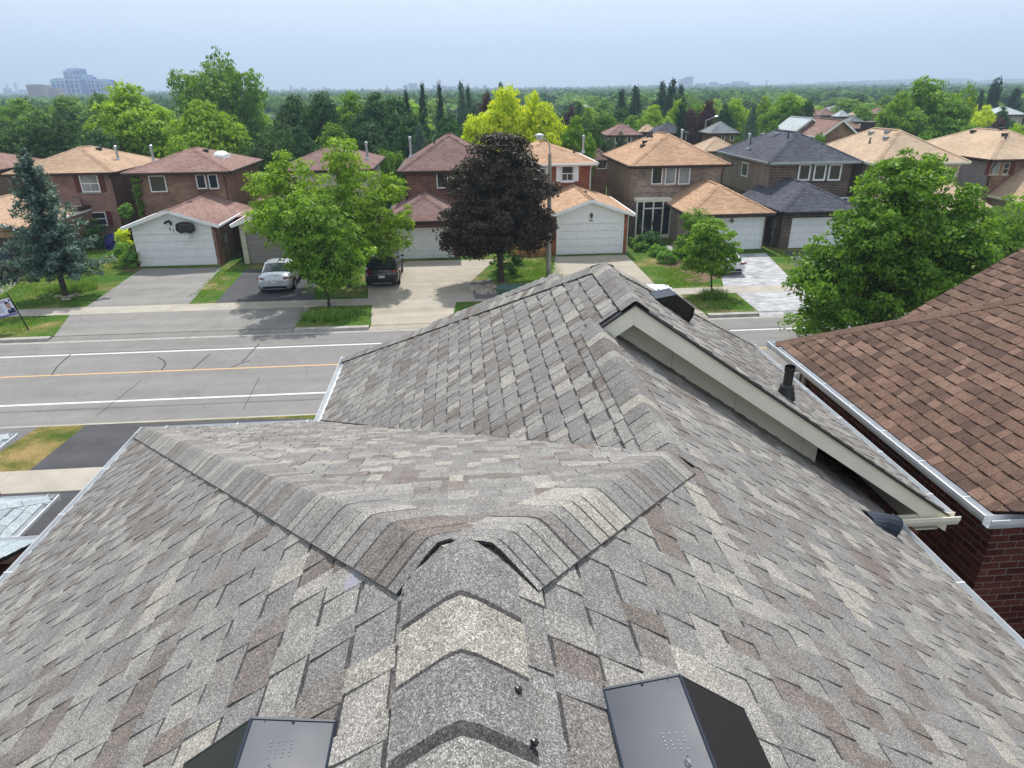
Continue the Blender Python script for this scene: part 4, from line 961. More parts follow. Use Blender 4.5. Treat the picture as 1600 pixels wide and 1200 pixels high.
# --- 7 tan brick with vestibule
B7 = (12.3, 19.75, 49.1, 59.0, 5.22)
t, wy = house2('grey tan brick house with orange tan roof and glass vestibule', *B7[:4], .52, 'rf_orange', 'bk_grey', 'sd_tan', 'brown', 5.22)
for a, b, pn in ((1018, 1035, 'glass'), (1039, 1056, 'glasslite'), (1060, 1078, 'glasslite')): window(t, (a, 261, b, 288), wy, M['white'], pn, sill='bk_grey')
spout(t, 19.3, wy, 3.2, 5.0, M['black'])
gx0 = hit(1078, 334, 2, 2.66)[0]-.2; gx1 = hit(1214, 333, 2, 2.66)[0]
R7 = (gx0, gx1, 43.45, wy+1.4, 2.66); hip(t, gx0, gx1, 43.45, wy+1.4, 2.66, .52, M['rf_orange'], M['brown'], False)
dx0, dx1 = gx0+.95, hit(1189, 370, 1, FG)[0]
mb = MB(); mb.box(gx0+.4, dx0-.13, FG, wy-.01, 0, 2.5); mb.box(dx1+.13, gx1-.35, FG, wy-.01, 0, 2.5); mb.box(dx0-.13, dx1+.13, FG+.1, FG+.3, 2.2, 2.5); mb.build('wall', M['bk_grey'], t)
garage_door(t, dx0, dx1, FG+.12, 2.18, M['white'], 4, M['white'])
# vestibule: frame, glass doors, side lights
vx0, vx1 = hit(993, 360, 1, wy-.9)[0], gx0+.38; vy = wy-.9; vz = 2.75
mb = MB(); n = [vx0, vx0+.5, (vx0+.5+vx1-.6)/2, vx1-.6, vx1]
for x in n: mb.box(x-.05, x+.05, vy-.05, vy+.05, .13, vz)
mb.box(vx0-.05, vx1+.05, vy-.06, vy+.06, vz+.002, vz+.16); mb.box(vx0-.04, vx1+.04, vy-.055, vy+.055, .13, .4); mb.box(n[1], n[3], vy-.045, vy+.045, vz-.5, vz-.42); mb.box(vx0-.05, vx0+.05, vy+.06, wy-.01, vz+.002, vz+.16)
f = mb.build('vestibule', M['cream'], t)
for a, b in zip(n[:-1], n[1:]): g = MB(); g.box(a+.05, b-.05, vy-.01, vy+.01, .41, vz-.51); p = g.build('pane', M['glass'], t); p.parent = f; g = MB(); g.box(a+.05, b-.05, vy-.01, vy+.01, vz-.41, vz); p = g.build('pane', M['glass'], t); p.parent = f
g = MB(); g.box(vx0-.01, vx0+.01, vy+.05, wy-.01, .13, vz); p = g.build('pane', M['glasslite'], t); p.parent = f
g = MB(); g.box(vx0-.08, vx1+.05, vy-.1, wy-.005, vz+.165, vz+.2); p = g.build('vestibule_roof', M['cream'], t)
g = MB(); g.box(n[2]-.03, n[2]+.03, vy-.1, vy-.06, 1.1, 1.35); p = g.build('handle', M['black'], t); p.parent = f
stack(t, 15.05, 53.9, 6.9); stack(t, 15.0, 54.4, 6.9)
for x_, y_ in ((15.3, 55.6), (14.6, 54.2), (14.2, 53.2)): rvent(t, x_, y_, roofz(x_, y_, B7, .52), s=.3)
flue(t, hit(886, 250, 1, 58)[0] if False else 18.6, 57.5, roofz(18.6, 57.5, B7, .52), 7.2)
cl = MB(); a = hit(1143, 345, 1, FG); cl.box(a[0]-.15, a[0]+.15, FG-.15, FG-.0, a[2]-.03, a[2]+.03); cl.tube((a[0], FG-.12, a[2]+.2), (a[0], FG-.12, a[2]-.15), .05, .03, 6); cl.build('wall_lantern', M['black'], t)
# --- 8 charcoal roof
B8 = (22.5, 29.45, 48.9, 59.5, 5.3)
t, wy = house2('dark brown brick house with charcoal roof and white garage door', *B8[:4], .53, 'rf_dark', 'bk_dark', 'sd_grey', 'galv', 5.3)
for a, b in ((1247, 1266), (1271, 1290), (1294, 1314)): window(t, (a, 256, b, 282), wy, M['white'], 'glass', sill='bk_dark', fr=.11)
window(t, (1306, 308, 1324, 330), wy, M['white'], 'glass', sill=None, fr=.1)
f = MB(); sx = 22.5+.42-.09; ys = [hit(1159, 264, 0, sx)[1], hit(1169, 264, 0, sx)[1]]; ya, yb2 = sorted(ys)
for (a, b, c_1, d_1) in ((ya, yb2, 2.95+.8, 3.05+.8), (ya, yb2, 4.75, 4.85), (ya, ya+.1, 3.85, 4.75), (yb2-.1, yb2, 3.85, 4.75)): f.box(sx-.03, sx+.02, a, b, c_1, d_1)
f = f.build('window', M['white'], t); g = MB(); g.box(sx-.01, sx, ya+.08, yb2-.08, 3.83, 4.77); p = g.build('pane', M['glass'], t); p.parent = f
gx0, gx1 = hit(1229, 333, 2, 2.7)[0]-.05, hit(1346, 327, 2, 2.7)[0]+.1
hip(t, gx0, gx1, 43.4, wy+1.6, 2.7, .52, M['rf_dark'], M['black'], False)
dx0, dx1 = hit(1234, 370, 1, FG)[0], hit(1234, 370, 1, FG)[0]+4.6
mb = MB(); mb.box(gx0+.35, dx0-.01, FG, wy-.01, 0, 2.55); mb.box(dx1+.01, gx1-.35, FG, wy-.01, 0, 2.55); mb.box(dx0-.01, dx1+.01, FG+.003, FG+.2, 2.18, 2.55); mb.build('wall', M['bk_dark'], t)
garage_door(t, dx0, dx1, FG+.08, 2.17, M['white'], 4)
mb = MB(); mb.box(gx0+.22, gx0+.345, 44.8, 45.2, 1.4, 2.0); mb.box(gx0+.22, gx0+.345, 44.9, 45.15, .8, 1.1); mb.tube((gx0+.28, 45, .1), (gx0+.28, 45, 1.4), .04, .04, 6); mb.build('meter_box', M['galv'], t)
bx = MB(); a = hit(1297, 335, 1, FG); bx.box(a[0]-.12, a[0]+.12, FG-.08, FG-.003, a[2]-.1, a[2]+.1); bx.build('number_plaque', M['beigestucco'], t)
flue(t, hit(1169, 230, 1, 55)[0], 55, roofz(23.4, 55, B8, .53), hit(1169, 208, 1, 55)[2]); stack(t, 25.2, 52.2, roofz(25.2, 52.2, B8, .53)); stack(t, 23.9, 56, roofz(23.9, 56, B8, .53))
for x_, y_ in ((25.3, 54.6), (25.3, 57)): rvent(t, x_, y_, roofz(x_, y_, B8, .53), 'galv')
# --- 9 sand roof behind the big maple
B9 = (29.75, 36.9, 47.6, 58, 5.25)
t, wy = house2('cream stucco house with sand coloured roof behind the big maple', *B9[:4], .56, 'rf_sand', 'beigestucco', 'sd_beige', 'cream')
spout(t, 36.2, wy, .1, 5.0, M['cream'])
gx1 = hit(1566, 328, 2, 2.66)[0]; gx0 = gx1-6.2
hip(t, gx0, gx1, 43.1, wy+1.2, 2.66, .5, M['rf_sand'], M['cream'], False)
mb = MB(); mb.box(gx0+.4, gx0+.9, 43.5, wy-.01, 0, 2.5); mb.box(gx1-.7, gx1-.35, 43.5, wy-.01, 0, 2.5); mb.box(gx0+.9, gx1-.7, 43.52, 43.7, 2.1, 2.5); mb.build('wall', M['bk_beige'], t)
garage_door(t, gx0+.92, gx1-.72, 43.6, 2.08, M['doorgrey'], 4, None, .13, True)
for x_, y_ in ((32.2, 50.9), (32.6, 53.6), (32.9, 52.0)): rvent(t, x_, y_, roofz(x_, y_, B9, .56), 'galv', .3)
stack(t, 31.6, 51.9, roofz(31.6, 51.9, B9, .56)); mb = MB(); mb.box(33.2, 34.0, 55.5, 56.3, 6.4, 7.55); mb.box(33.1, 34.1, 55.4, 56.4, 7.5, 7.62); mb.build('chimney', M['black'], t)
# --- 10 sand roof at the right edge
B10 = (39.1, 46.8, 48.4, 59.5, 5.25)
t, wy = house2('tan brick house with sand roof and red shutters at the right edge', *B10[:4], .46, 'rf_sand', 'bk_tan', 'greystucco', 'brown')
window(t, (1547, 254, 1561, 272), wy, M['beigestucco'], 'glasslite', sill='beigestucco'); window(t, (1566, 254, 1576, 272), wy, M['beigestucco'], 'glass', 'h', sill='beigestucco')
for a, b in ((1540, 1547), (1576, 1585)): s = MB(); x_0, x_1 = hit(a, 263, 1, wy)[0], hit(b, 263, 1, wy)[0]; s.box(x_0, x_1, wy-.05, wy-.005, hit(a, 273, 1, wy)[2], hit(a, 252, 1, wy)[2]); s.build('shutter', M['redbrown'], t)
hip(t, 39.9, 46.9, 43.3, wy+1, 2.66, .48, M['rf_sand'], M['cream'], False); mb = MB(); mb.box(40.3, 46.5, 43.7, wy-.01, 0, 2.5); mb.build('wall', M['bk_beige'], t); spout(t, 39.6, wy, 2.9, 5.0, M['brown'])
for x_, y_ in ((42.3, 55.2), (43.0, 53), (42.2, 51.6)): rvent(t, x_, y_, roofz(x_, y_, B10, .46), 'black', .3)
stack(t, 41.9, 51.1, roofz(41.9, 51.1, B10, .46))
# yard fences between the houses
def fence(x0, x1, y, label, h=1.7, mat='sd_brown'):
    t = thing('fence', label, 'fence', ((x0+x1)/2, y, 0)); x = x0; r = random.Random(int(abs(x0)*10))
    while x < x1: mb = MB(); mb.box(x, min(x+.14, x1), y, y+.02, .12, h+r.uniform(-.02, .02)); mb.build('board', M[mat], t); x += .152
    mb = MB(); mb.box(x0, x1, y+.022, y+.06, .5, .58); mb.box(x0, x1, y+.022, y+.06, 1.3, 1.38); mb.build('rail', M[mat], t)
fence(29.1, 30.1, 49.2, 'short dark board fence between the charcoal and the sand roofed houses', 1.9)
fence(19.8, 22.5, 52.5, 'board fence between the grey tan and the dark brown brick houses', 1.8)
fence(10.5, 12.3, 53, 'board fence beside the orange brick house', 1.8)
# ---------------------------------------------------------------- lettering on the garages
def text(s, size, loc, root, mat, extr=.004, rot=(math.pi/2, 0, 0), name='house_number', align='CENTER', bold=True):
    cu = bpy.data.curves.new(name, 'FONT'); cu.body = s; cu.size = size; cu.extrude = extr; cu.align_x = align; cu.align_y = 'CENTER'
    if bold: cu.offset = size*.02
    ob = bpy.data.objects.new(name+'_tmp', cu); COL.objects.link(ob); dg = bpy.context.evaluated_depsgraph_get(); me = bpy.data.meshes.new_from_object(ob.evaluated_get(dg)); bpy.data.objects.remove(ob)
    me.materials.clear(); me.materials.append(mat); o = link(name, me, root); base = ORG.get(root.name, Vector((0, 0, 0))) if root else Vector((0, 0, 0)); o.location = Vector(loc)-base; o.rotation_euler = rot; return o
M['numgrey'] = plain('number_grey', (.16, .16, .17), .5)
a = hit(265.5, 358, 1, FG); text('6', .3, (a[0], FG+.012, a[2]), H61, M['numgrey']); a = hit(270.5, 361, 1, FG); text('1', .3, (a[0]+.03, FG+.012, a[2]), H61, M['numgrey'])
a = hit(923.3, 345.5, 1, FG); text('78', .24, (a[0], FG+.01, a[2]), H78, M['black'])
# ================================================================ cars
def car(label, kind, paint, loc, rz, lights='rear', plate=True):
    t = thing('parked_car', label, 'car', loc, rz=rz); P = dict(local=True)
    suv = kind == 'suv'
    if suv: st = [(0, .80, .45, .72, .72), (.05, .88, .3, .92, .92), (.22, .92, .24, 1.08, 1.08), (.62, .93, .22, 1.1, 1.62), (1.2, .93, .22, 1.08, 1.68), (2.6, .93, .22, 1.04, 1.66), (3.35, .93, .22, 1.04, 1.1), (4.1, .9, .24, 1.0, 1.0), (4.5, .84, .28, .8, .8), (4.62, .74, .38, .6, .6)]
    elif kind == 'sport': st = [(0, .74, .35, .55, .55), (.06, .86, .22, .78, .78), (.25, .9, .18, .86, .86), (.9, .92, .16, .88, .9), (1.6, .92, .16, .84, 1.2), (2.3, .92, .16, .82, 1.22), (3.0, .92, .16, .84, .86), (4.0, .9, .17, .74, .74), (4.4, .82, .2, .56, .56), (4.52, .7, .28, .44, .44)]
    else: st = [(0, .76, .42, .7, .7), (.05, .85, .27, .93, .93), (.2, .89, .2, 1.0, 1.0), (.78, .9, .19, .99, 1.02), (1.45, .9, .19, .95, 1.38), (2.5, .9, .19, .92, 1.4), (3.25, .9, .19, .93, .97), (4.1, .88, .2, .86, .86), (4.5, .8, .25, .68, .68), (4.6, .7, .34, .5, .5)]
    def ring(y, w_, zb, zbelt, zr_):
        g = zr_-zbelt; k = 1 if g < .1 else .74
        if g < .1: return [(w_*.86, zb), (w_, zb+.16), (w_*1.0, (zb+zbelt)/2+.04), (w_*.95, zbelt-.05), (w_*.82, zr_-.012), (w_*.5, zr_+.01), (0, zr_+.022)]
        return [(w_*.86, zb), (w_, zb+.16), (w_*1.0, (zb+zbelt)/2+.04), (w_*.95, zbelt), (w_*k+.03, zr_-.07), (w_*(k-.14), zr_-.005), (0, zr_+.015)]
    R_ = [(q[0], ring(*q)) for q in st]; n = 7
    bodyF, glassF = MB(), MB()
    V = []
    for y, r in R_: V += [(x, y, z) for x, z in r]+[(-x, y, z) for x, z in r[:-1]][::-1]
    m = 2*n-1
    fb, fg = [], []
    for i in range(len(R_)-1):
        g0 = st[i][4]-st[i][3] > .1; g1 = st[i+1][4]-st[i+1][3] > .1
        for j in range(m-1):
            f = (i*m+j, i*m+j+1, (i+1)*m+j+1, (i+1)*m+j); jj = min(j, m-2-j)
            gl = (jj == 3 and (g0 and g1)) or ((g0 != g1) and jj >= 4) or ((g0 != g1) and jj == 3)
            (fg if gl else fb).append(f)
        fb.append((i*m, (i+1)*m, (i+1)*m+m-1, i*m+m-1))
    fb += [tuple(range(m))[::-1], tuple((len(R_)-1)*m+i for i in range(m))]
    b = MB(); b.add(V, fb); o = b.build('body', paint, t, smooth=False, **P)
    o.data.polygons.foreach_set('use_smooth', [len(p.vertices) == 4 and p.area < 2 for p in o.data.polygons])
    # pillars keep a little paint: glass shrunk slightly is skipped, add beams instead
    mid_ = st[4][0]
    parts_ = {}
    for f in fg:
        c = [sum(V[i][q] for i in f)/4 for q in (0, 1)]; side_ = abs(c[0]) > .6 and (max(V[i][1] for i in f)-min(V[i][1] for i in f)) > .3 and st[3][0] < c[1] < st[-4][0]
        key = ('side_window', c[0] > 0) if side_ else ('windscreen' if c[1] > mid_+.4 else 'rear_window', 0); parts_.setdefault(key, []).append(f)
    for key, fl in parts_.items():
        ids = sorted({i for f in fl for i in f}); mp_ = {i: n for n, i in enumerate(ids)}; g = MB(); g.add([V[i] for i in ids], [[mp_[i] for i in f] for f in fl]); g.build(key[0], M['carglass'], t, **P)
    pb = MB()
    for i in range(len(R_)-1):
        if (st[i][4]-st[i][3] > .1) or (st[i+1][4]-st[i+1][3] > .1):
            for s in (1, -1):
                A = R_[i][1][3:5]; B = R_[i+1][1][3:5]
                pb.beam((s*B[1][0], R_[i+1][0], B[1][1]), (s*A[1][0], R_[i][0], A[1][1]), .05, .03, oh=-.012)
                if st[i][4]-st[i][3] > .1: pb.beam((s*A[0][0], R_[i][0]-.02, A[0][1]), (s*A[1][0], R_[i][0]-.02, A[1][1]), .05, .03, up=(s, 0, .3), oh=-.012)
    pb.build('pillar', paint, t, **P)
    L = st[-1][0]; wr = .36 if suv else .32
    for y in (.82, L-.86):
        for s in (1, -1):
            w_ = MB(); c = Vector((s*.8, y, wr)); w_.tube(c, c+Vector((s*.15, 0, 0)), wr, wr, 18); ty = w_.build('wheel', M['tyre'], t, **P)
            q = MB(); c2 = c+Vector((s*.152, 0, 0)); q.tube(c2, c2+Vector((s*.006, 0, 0)), wr*.64, wr*.6, 14)
            for a in range(5): an = a*2*math.pi/5; q.beam(c2+Vector((s*.008, 0, 0)), c2+Vector((s*.012, math.cos(an)*wr*.6, math.sin(an)*wr*.6)), .05, .01, up=(1, 0, 0))
            rm = q.build('rim', M['rim'], t, **P); rm.parent = ty
            ar = MB()
            for a in range(9):
                a0, a1 = math.pi*a/8-.1, math.pi*(a+1)/8-.1
                ar.beam((s*.925, y+math.cos(a0)*(wr+.05), wr+math.sin(a0)*(wr+.05)), (s*.925, y+math.cos(a1)*(wr+.05), wr+math.sin(a1)*(wr+.05)), .02, .05, up=(math.cos(a0), math.cos(a0), math.sin(a0)+.01))
            ar.build('wheel_arch', M['blackmatte'], t, **P)
            mi = MB()
    for s in (1, -1):
        zb = st[1][3]
        q = MB(); zz = .86 if suv else .78
        if kind == 'sport': zz = .66
        q.prism([(s*.9, .12, zz), (s*.9, .12, zz+.13), (s*.52, -.0, zz+.12), (s*.52, -.0, zz+.02)], (0, -.03, 0)); q.add([(s*.9, .12, zz), (s*.9, .12, zz+.13), (s*.935, .32, zz+.12), (s*.935, .32, zz+.05)], [(0, 1, 2, 3)])
        q.build('tail_light', M['taillight'], t, **P)
        q = MB(); q.prism([(s*.86, L-.3, .62), (s*.86, L-.3, .74), (s*.5, L-.1, .72), (s*.5, L-.1, .6)], (0, .05, 0)); q.build('headlight', M['headlight'], t, **P)
        q = MB(); zm = st[4][3]+.07; q.dome((s*1.03, 3.0 if not kind == 'sport' else 2.7, zm), .1, .07, .08, 8, 3, full=True); q.tube((s*.88, 3.0 if not kind == 'sport' else 2.7, zm-.02), (s*1.0, 3.0 if not kind == 'sport' else 2.7, zm), .02, .02, 6); q.build('mirror', paint, t, **P)
    q = MB(); q.box(-.62, .62, -.05, .02, .26, .42); q.build('bumper_insert', M['blackmatte'], t, **P)
    q = MB(); q.box(-.55, .55, -.06, -.045, .27, .3); q.build('bumper_chrome', M['galv'], t, **P)
    q = MB(); q.box(-.5, .5, L-.06, L+.015, .32, .5); q.build('grille', M['blackmatte'], t, **P)
    if plate: q = MB(); q.box(-.17, .17, -.045, -.03, .58, .72); q.build('licence_plate', M['plate'], t, **P)
    q = MB(); q.dome((0, st[4][0]+.15, st[4][4]+.01), .04, .1, .06, 6, 2); q.build('antenna_fin', M['black'], t, **P)
    return t
def paintm(name, c, rough=.22, metal=.3):
    k = NT(name, rough, .6); k.col((*c, 1)); k.b.inputs['Metallic'].default_value = metal; k.b.inputs['Coat Weight'].default_value = .6; k.b.inputs['Coat Roughness'].default_value = .06
    k.l(k.ramp(k.noise(5, 3), [(.3, g4(rough*.8)), (.7, g4(rough*1.4))]), k.b.inputs['Roughness']); return k.m
M['carsilver'] = paintm('silver_car_paint', (.5, .53, .57)); M['carblack'] = paintm('black_car_paint', (.008, .008, .01), .12, 0); M['carwhite'] = paintm('white_car_paint', (.72, .74, .77), .2, 0); M['cargrey'] = paintm('grey_car_paint', (.12, .14, .16), .25, .4)
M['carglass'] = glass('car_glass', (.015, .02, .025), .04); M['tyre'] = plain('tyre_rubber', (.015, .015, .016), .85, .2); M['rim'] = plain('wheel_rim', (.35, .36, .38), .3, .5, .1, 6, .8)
M['taillight'] = plain('tail_light_red', (.22, .012, .015), .15, .6); M['headlight'] = plain('headlight_clear', (.6, .62, .65), .1, .7); M['plate'] = plain('licence_plate', (.6, .62, .68), .4, .3)
a = G(431, 459); car('silver sedan parked on the dark asphalt drive under the bright tree', 'sedan', M['carsilver'], (a[0], a[1]+.0, .125), math.radians(2))
a = G(598, 450); car('black SUV parked on the concrete drive in the shade of the tree', 'suv', M['carblack'], (a[0], a[1], .125), math.radians(1))
a = G(1141, 431); car('white sports car on the grey paver drive behind the small maple', 'sport', M['carwhite'], (a[0]-.05, a[1]-.1, .125), math.radians(-3), plate=False)
CC = hit(1028, 452, 2, 1.45)-np.array([0, 1.9, 0]); car('white car on the pale drive, mostly hidden behind the grey ridge', 'sedan', M['carwhite'], (CC[0]-.1, CC[1], .125), math.radians(-1))
a = G(-22, 452); car('dark grey car cut by the left frame edge on the drive', 'suv', M['cargrey'], (-28.35, 40.6, .125), math.radians(4))
# ================================================================ street furniture
t = thing('street_lamp', 'concrete street lamp with a curved metal arm beside the purple maple', 'street lamp', (G(857, 427)[0], G(857, 427)[1], .12))
lx, ly = G(857, 427)[0], G(857, 427)[1]
zt = hit(857, 240, 1, ly)[2]; mb = MB(); mb.tube((lx, ly, .1), (lx, ly, zt), .16, .09, 12); mb.build('pole', M['concrete'], t)
hz_ = hit(845, 214, 1, ly); mb = MB(); prev = Vector((lx, ly-.02, zt-.25)); A = prev.copy(); Bp = Vector((hz_[0], ly-.1, hz_[2]))
for i in range(1, 9):
    u = i/8; q = A.lerp(Bp, u)+Vector((math.sin(u*math.pi)*.18, 0, math.sin(u*math.pi)*.22)); mb.tube(prev, q, .035, .035, 6); prev = q
mb.build('arm', M['galv'], t); mb = MB(); mb.dome((Bp[0]-.08, Bp[1], Bp[2]+.05), .3, .16, .13, 10, 4); mb.build('lamp_head', M['galv'], t)
mb = MB(); mb.dome((Bp[0]-.08, Bp[1], Bp[2]-.06), .22, .13, .1, 10, 4, full=True); mb.build('lamp_glass', M['headlight'], t)
mb = MB(); mb.box(lx-.1, lx+.1, ly-.17, ly-.15, 2.4, 2.75); mb.build('notice', M['white'], t); mb = MB()
for z in (3.9, 4.0): mb.tube((lx, ly, z), (lx, ly, z+.04), .15, .15, 12)
mb.build('band', M['galv'], t)
# for-sale sign
sx, sy = G(45, 516)[0], G(45, 516)[1]
t = thing('yard_sign', 'white and blue sign panel with a portrait hanging from a black stake', 'sign', (sx, sy, .12))
lean = .26; H_ = 1.95
topp = Vector((sx-.42, sy, .12+H_*.93)); base_ = Vector((sx, sy, .1)); mb = MB(); mb.tube(base_, topp, .028, .028, 6); mb.build('stake', M['blackmatte'], t)
ax = (topp-base_).normalized(); bx_ = Vector((-ax.z, 0, ax.x)); 
def SP(u, v, d=0): return topp-ax*(.2+v)+bx_*(.04+u)+Vector((0, -.01-d, 0))
mb = MB(); mb.beam(topp-ax*.14, topp-ax*.14+bx_*1.15, .03, .03, up=(0, 1, 0)); mb.build('arm', M['blackmatte'], t)
def flat(name, pts, mat, d, parent=None):
    q = MB(); q.prism([SP(u, v, d) for u, v in pts], (0, -.004, 0)); o = q.build(name, mat, t)
    if parent: o.parent = parent
    return o
M['signwhite'] = plain('sign_white', (.68, .7, .86), .5); M['signblue'] = plain('sign_navy', (.015, .02, .09), .5); M['signpurple'] = plain('sign_violet', (.12, .11, .33), .5); M['skin'] = plain('print_skin', (.42, .24, .19), .6); M['signink'] = plain('sign_ink', (.25, .13, .3), .5)
pn = flat('panel', [(0, 0), (1.05, 0), (1.05, .8), (0, .8)], M['signwhite'], 0)
flat('stripe', [(0, .72), (1.05, .72), (1.05, .8), (0, .8)], M['signpurple'], .006, pn); flat('logo_block', [(.8, .6), (1.0, .6), (1.0, .71), (.8, .71)], M['signpurple'], .006, pn)
for u in (.03, .95): flat('corner_mark', [(u, .04), (u+.06, .04), (u+.06, .17), (u, .17)], M['signblue'], .006, pn)
flat('portrait_jacket', [(.02, .7), (.02, .5), (.14, .45), (.26, .46), (.36, .56), (.38, .7)], M['signblue'], .006, pn); flat('portrait_face', [(.13, .46), (.12, .3), (.17, .2), (.29, .2), (.33, .3), (.3, .42), (.22, .48)], M['skin'], .008, pn)
flat('portrait_hair', [(.12, .3), (.13, .18), (.22, .13), (.32, .17), (.34, .27), (.29, .22), (.17, .22)], M['blackmatte'], .011, pn); flat('portrait_shirt', [(.19, .47), (.27, .46), (.24, .58)], M['white'], .011, pn)
ang = math.atan2(-bx_.z, -bx_.x)
tm = text('FOR LEASE', .13, tuple(SP(.53, .11, .008)), t, M['signink'], .002, (math.pi/2, -ang, 0), 'sign_text'); tm.parent = pn
for i, v in enumerate((.28, .36, .44, .52)): flat('text_line', [(.5, v), (.9-.04*(i % 2), v), (.9-.04*(i % 2), v+.022), (.5, v+.022)], M['signpurple'], .006, pn)
# utility box
bx0 = G(780, 487)
t = thing('utility_box', 'green utility cabinet on the verge next to the purple maple', 'utility box', (bx0[0]+.4, 33.0, .12))
x0, x1 = hit(779, 480, 1, 32.7)[0], hit(812, 480, 1, 32.7)[0]+.5
mb = MB(); mb.box(x0, x1, 32.75, 33.6, .1, .98); mb.box(x0-.03, x1+.03, 32.7, 33.65, .98, 1.06); mb.build('cabinet', M['green'], t); mb = MB(); mb.box(x0+.1, x1-.1, 32.73, 32.749, .2, .85); mb.build('door', M['green'], t); mb = MB(); mb.box(x0-.1, x1+.1, 32.6, 33.75, .08, .16); mb.build('plinth', M['kerb'], t)
# basketball hoop
b0 = hit(289, 356, 1, FG-.4); Yb = FG-.42
t = thing('basketball_hoop', 'black fan shaped basketball backboard with white net on the garage gable', 'basketball hoop', (b0[0], Yb, b0[2]))
x0, x1 = hit(274.5, 356, 1, Yb)[0], hit(304, 356, 1, Yb)[0]; z1, z0 = hit(289, 347, 1, Yb)[2], hit(289, 364.5, 1, Yb)[2]; xm = (x0+x1)/2; w_ = (x1-x0)/2
out = [(xm-w_*.55, z0), (xm+w_*.55, z0), (x1, z0+.18), (x1-.03, z0+.5)]+[(xm+w_*math.cos(a)*.93, z0+.5+(z1-z0-.5)*math.sin(a)) for a in [math.pi*i/8 for i in range(1, 8)]]+[(x0+.03, z0+.5), (x0, z0+.18)]
mb = MB(); mb.prism([(a, Yb, b) for a, b in out], (0, .035, 0)); bd = mb.build('backboard', M['black'], t)
mb = MB()
for (a, b), (c, d) in zip(out, out[1:]+out[:1]): mb.beam((a, Yb-.01, b), (c, Yb-.01, d), .04, .04, up=(0, 1, 0))
q = mb.build('rim_frame', M['blackmatte'], t); q.parent = bd
M['logo'] = plain('board_print_grey', (.12, .12, .14), .5)
mb = MB(); mb.beam((xm-.3, Yb-.006, z0+.2), (xm-.3, Yb-.006, z0+.55), .03, .004, up=(0, -1, 0)); mb.beam((xm+.3, Yb-.006, z0+.2), (xm+.3, Yb-.006, z0+.55), .03, .004, up=(0, -1, 0)); mb.beam((xm-.3, Yb-.006, z0+.55), (xm+.3, Yb-.006, z0+.55), .03, .004, up=(0, -1, 0)); q = mb.build('print', M['logo'], t, kind='stuff'); q.parent = bd
mb = MB(); n = 14
for i in range(n):
    a, a2 = 2*math.pi*i/n, 2*math.pi*(i+1)/n; mb.tube((xm+.25*math.cos(a), Yb-.3+.25*math.sin(a), z0+.02), (xm+.25*math.cos(a2), Yb-.3+.25*math.sin(a2), z0+.02), .018, .018, 5)
mb.box(xm-.06, xm+.06, Yb-.06, Yb, z0-.03, z0+.05); mb.build('hoop', M['galv'], t)
mb = MB()
for i in range(n):
    a, a2 = 2*math.pi*i/n, 2*math.pi*(i+1)/n
    for s in (1, -1): mb.tube((xm+.25*math.cos(a), Yb-.3+.25*math.sin(a), z0+.02), (xm+.12*math.cos(a+s*.45), Yb-.3+.12*math.sin(a+s*.45), z0-.42), .007, .007, 3)
mb.build('net', M['white'], t); mb = MB(); mb.beam((xm-.25, Yb+.03, z0+.35), (xm-.25, FG, z0+.35), .05, .05); mb.beam((xm+.25, Yb+.03, z0+.35), (xm+.25, FG, z0+.35), .05, .05); mb.build('bracket', M['blackmatte'], t)
# blue tarp bundle
a = G(183, 386); t = thing('tarp', 'blue tarpaulin covered bundle against the pinkish brick wall', 'tarp', (a[0], a[1], .12))
r = random.Random(4); V = []; nn = 12
for j in range(5):
    for i in range(nn):
        an = 2*math.pi*i/nn; ph = j/4*math.pi/2; R_ = (.58+.12*math.sin(3*an+j)+r.uniform(-.05, .05))*math.cos(ph*.9); V.append((a[0]+R_*math.cos(an)*1.15, a[1]-.45+R_*math.sin(an)*.8, .12+1.05*math.sin(ph)+r.uniform(-.04, .04)*(j > 0)))
F = [(j*nn+i, j*nn+(i+1) % nn, (j+1)*nn+(i+1) % nn, (j+1)*nn+i) for j in range(4) for i in range(nn)]+[tuple(range(4*nn, 5*nn))]
mb = MB(); mb.add(V, F); mb.build('cover', M['blue'], t)
# stones ringed under the spruce
def stone(x, y, s, label, grp=None):
    r = random.Random(int(x*100+y*37)); mb = MB(); n = 9
    V = [(x+s*math.cos(2*math.pi*i/n)*r.uniform(.8, 1.15), y+s*.6*math.sin(2*math.pi*i/n)*r.uniform(.8, 1.15), .1) for i in range(n)]; V += [(x+(a-x)*.75, y+(b-y)*.75, .12+s*.35*r.uniform(.7, 1.1)) for a, b, c in V]
    mb.add(V, [(i, (i+1) % n, n+(i+1) % n, n+i) for i in range(n)]+[tuple(range(n, 2*n))]); return tag(mb.build('stone', M['stone']), label, 'stone', grp)
for i, (a, b) in enumerate(((103, 468), (101, 464), (110, 463), (119, 461), (92, 464))):
    g = G(a, b); stone(g[0], g[1], .32 if i == 0 else .24, ['palest flat stone in front of the spruce trunk', 'flat stone touching the left foot of the spruce trunk', 'flat stone touching the right foot of the spruce trunk', 'small stone farthest right of the spruce trunk', 'small stone farthest left of the spruce trunk'][i], 'stones around the spruce')
r = random.Random(8)
for i, (a, b, s) in enumerate(((1141, 399, .3), (745, 452, .55), (758, 457, .7), (766, 449, .45))): 
    g = G(a, b); stone(g[0], g[1], s, ['stone at the corner of the paver drive', 'leftmost flagstone beside the concrete drive', 'largest flagstone beside the concrete drive', 'small flagstone nearest the purple maple trunk'][i], 'flagstones beside the drives')
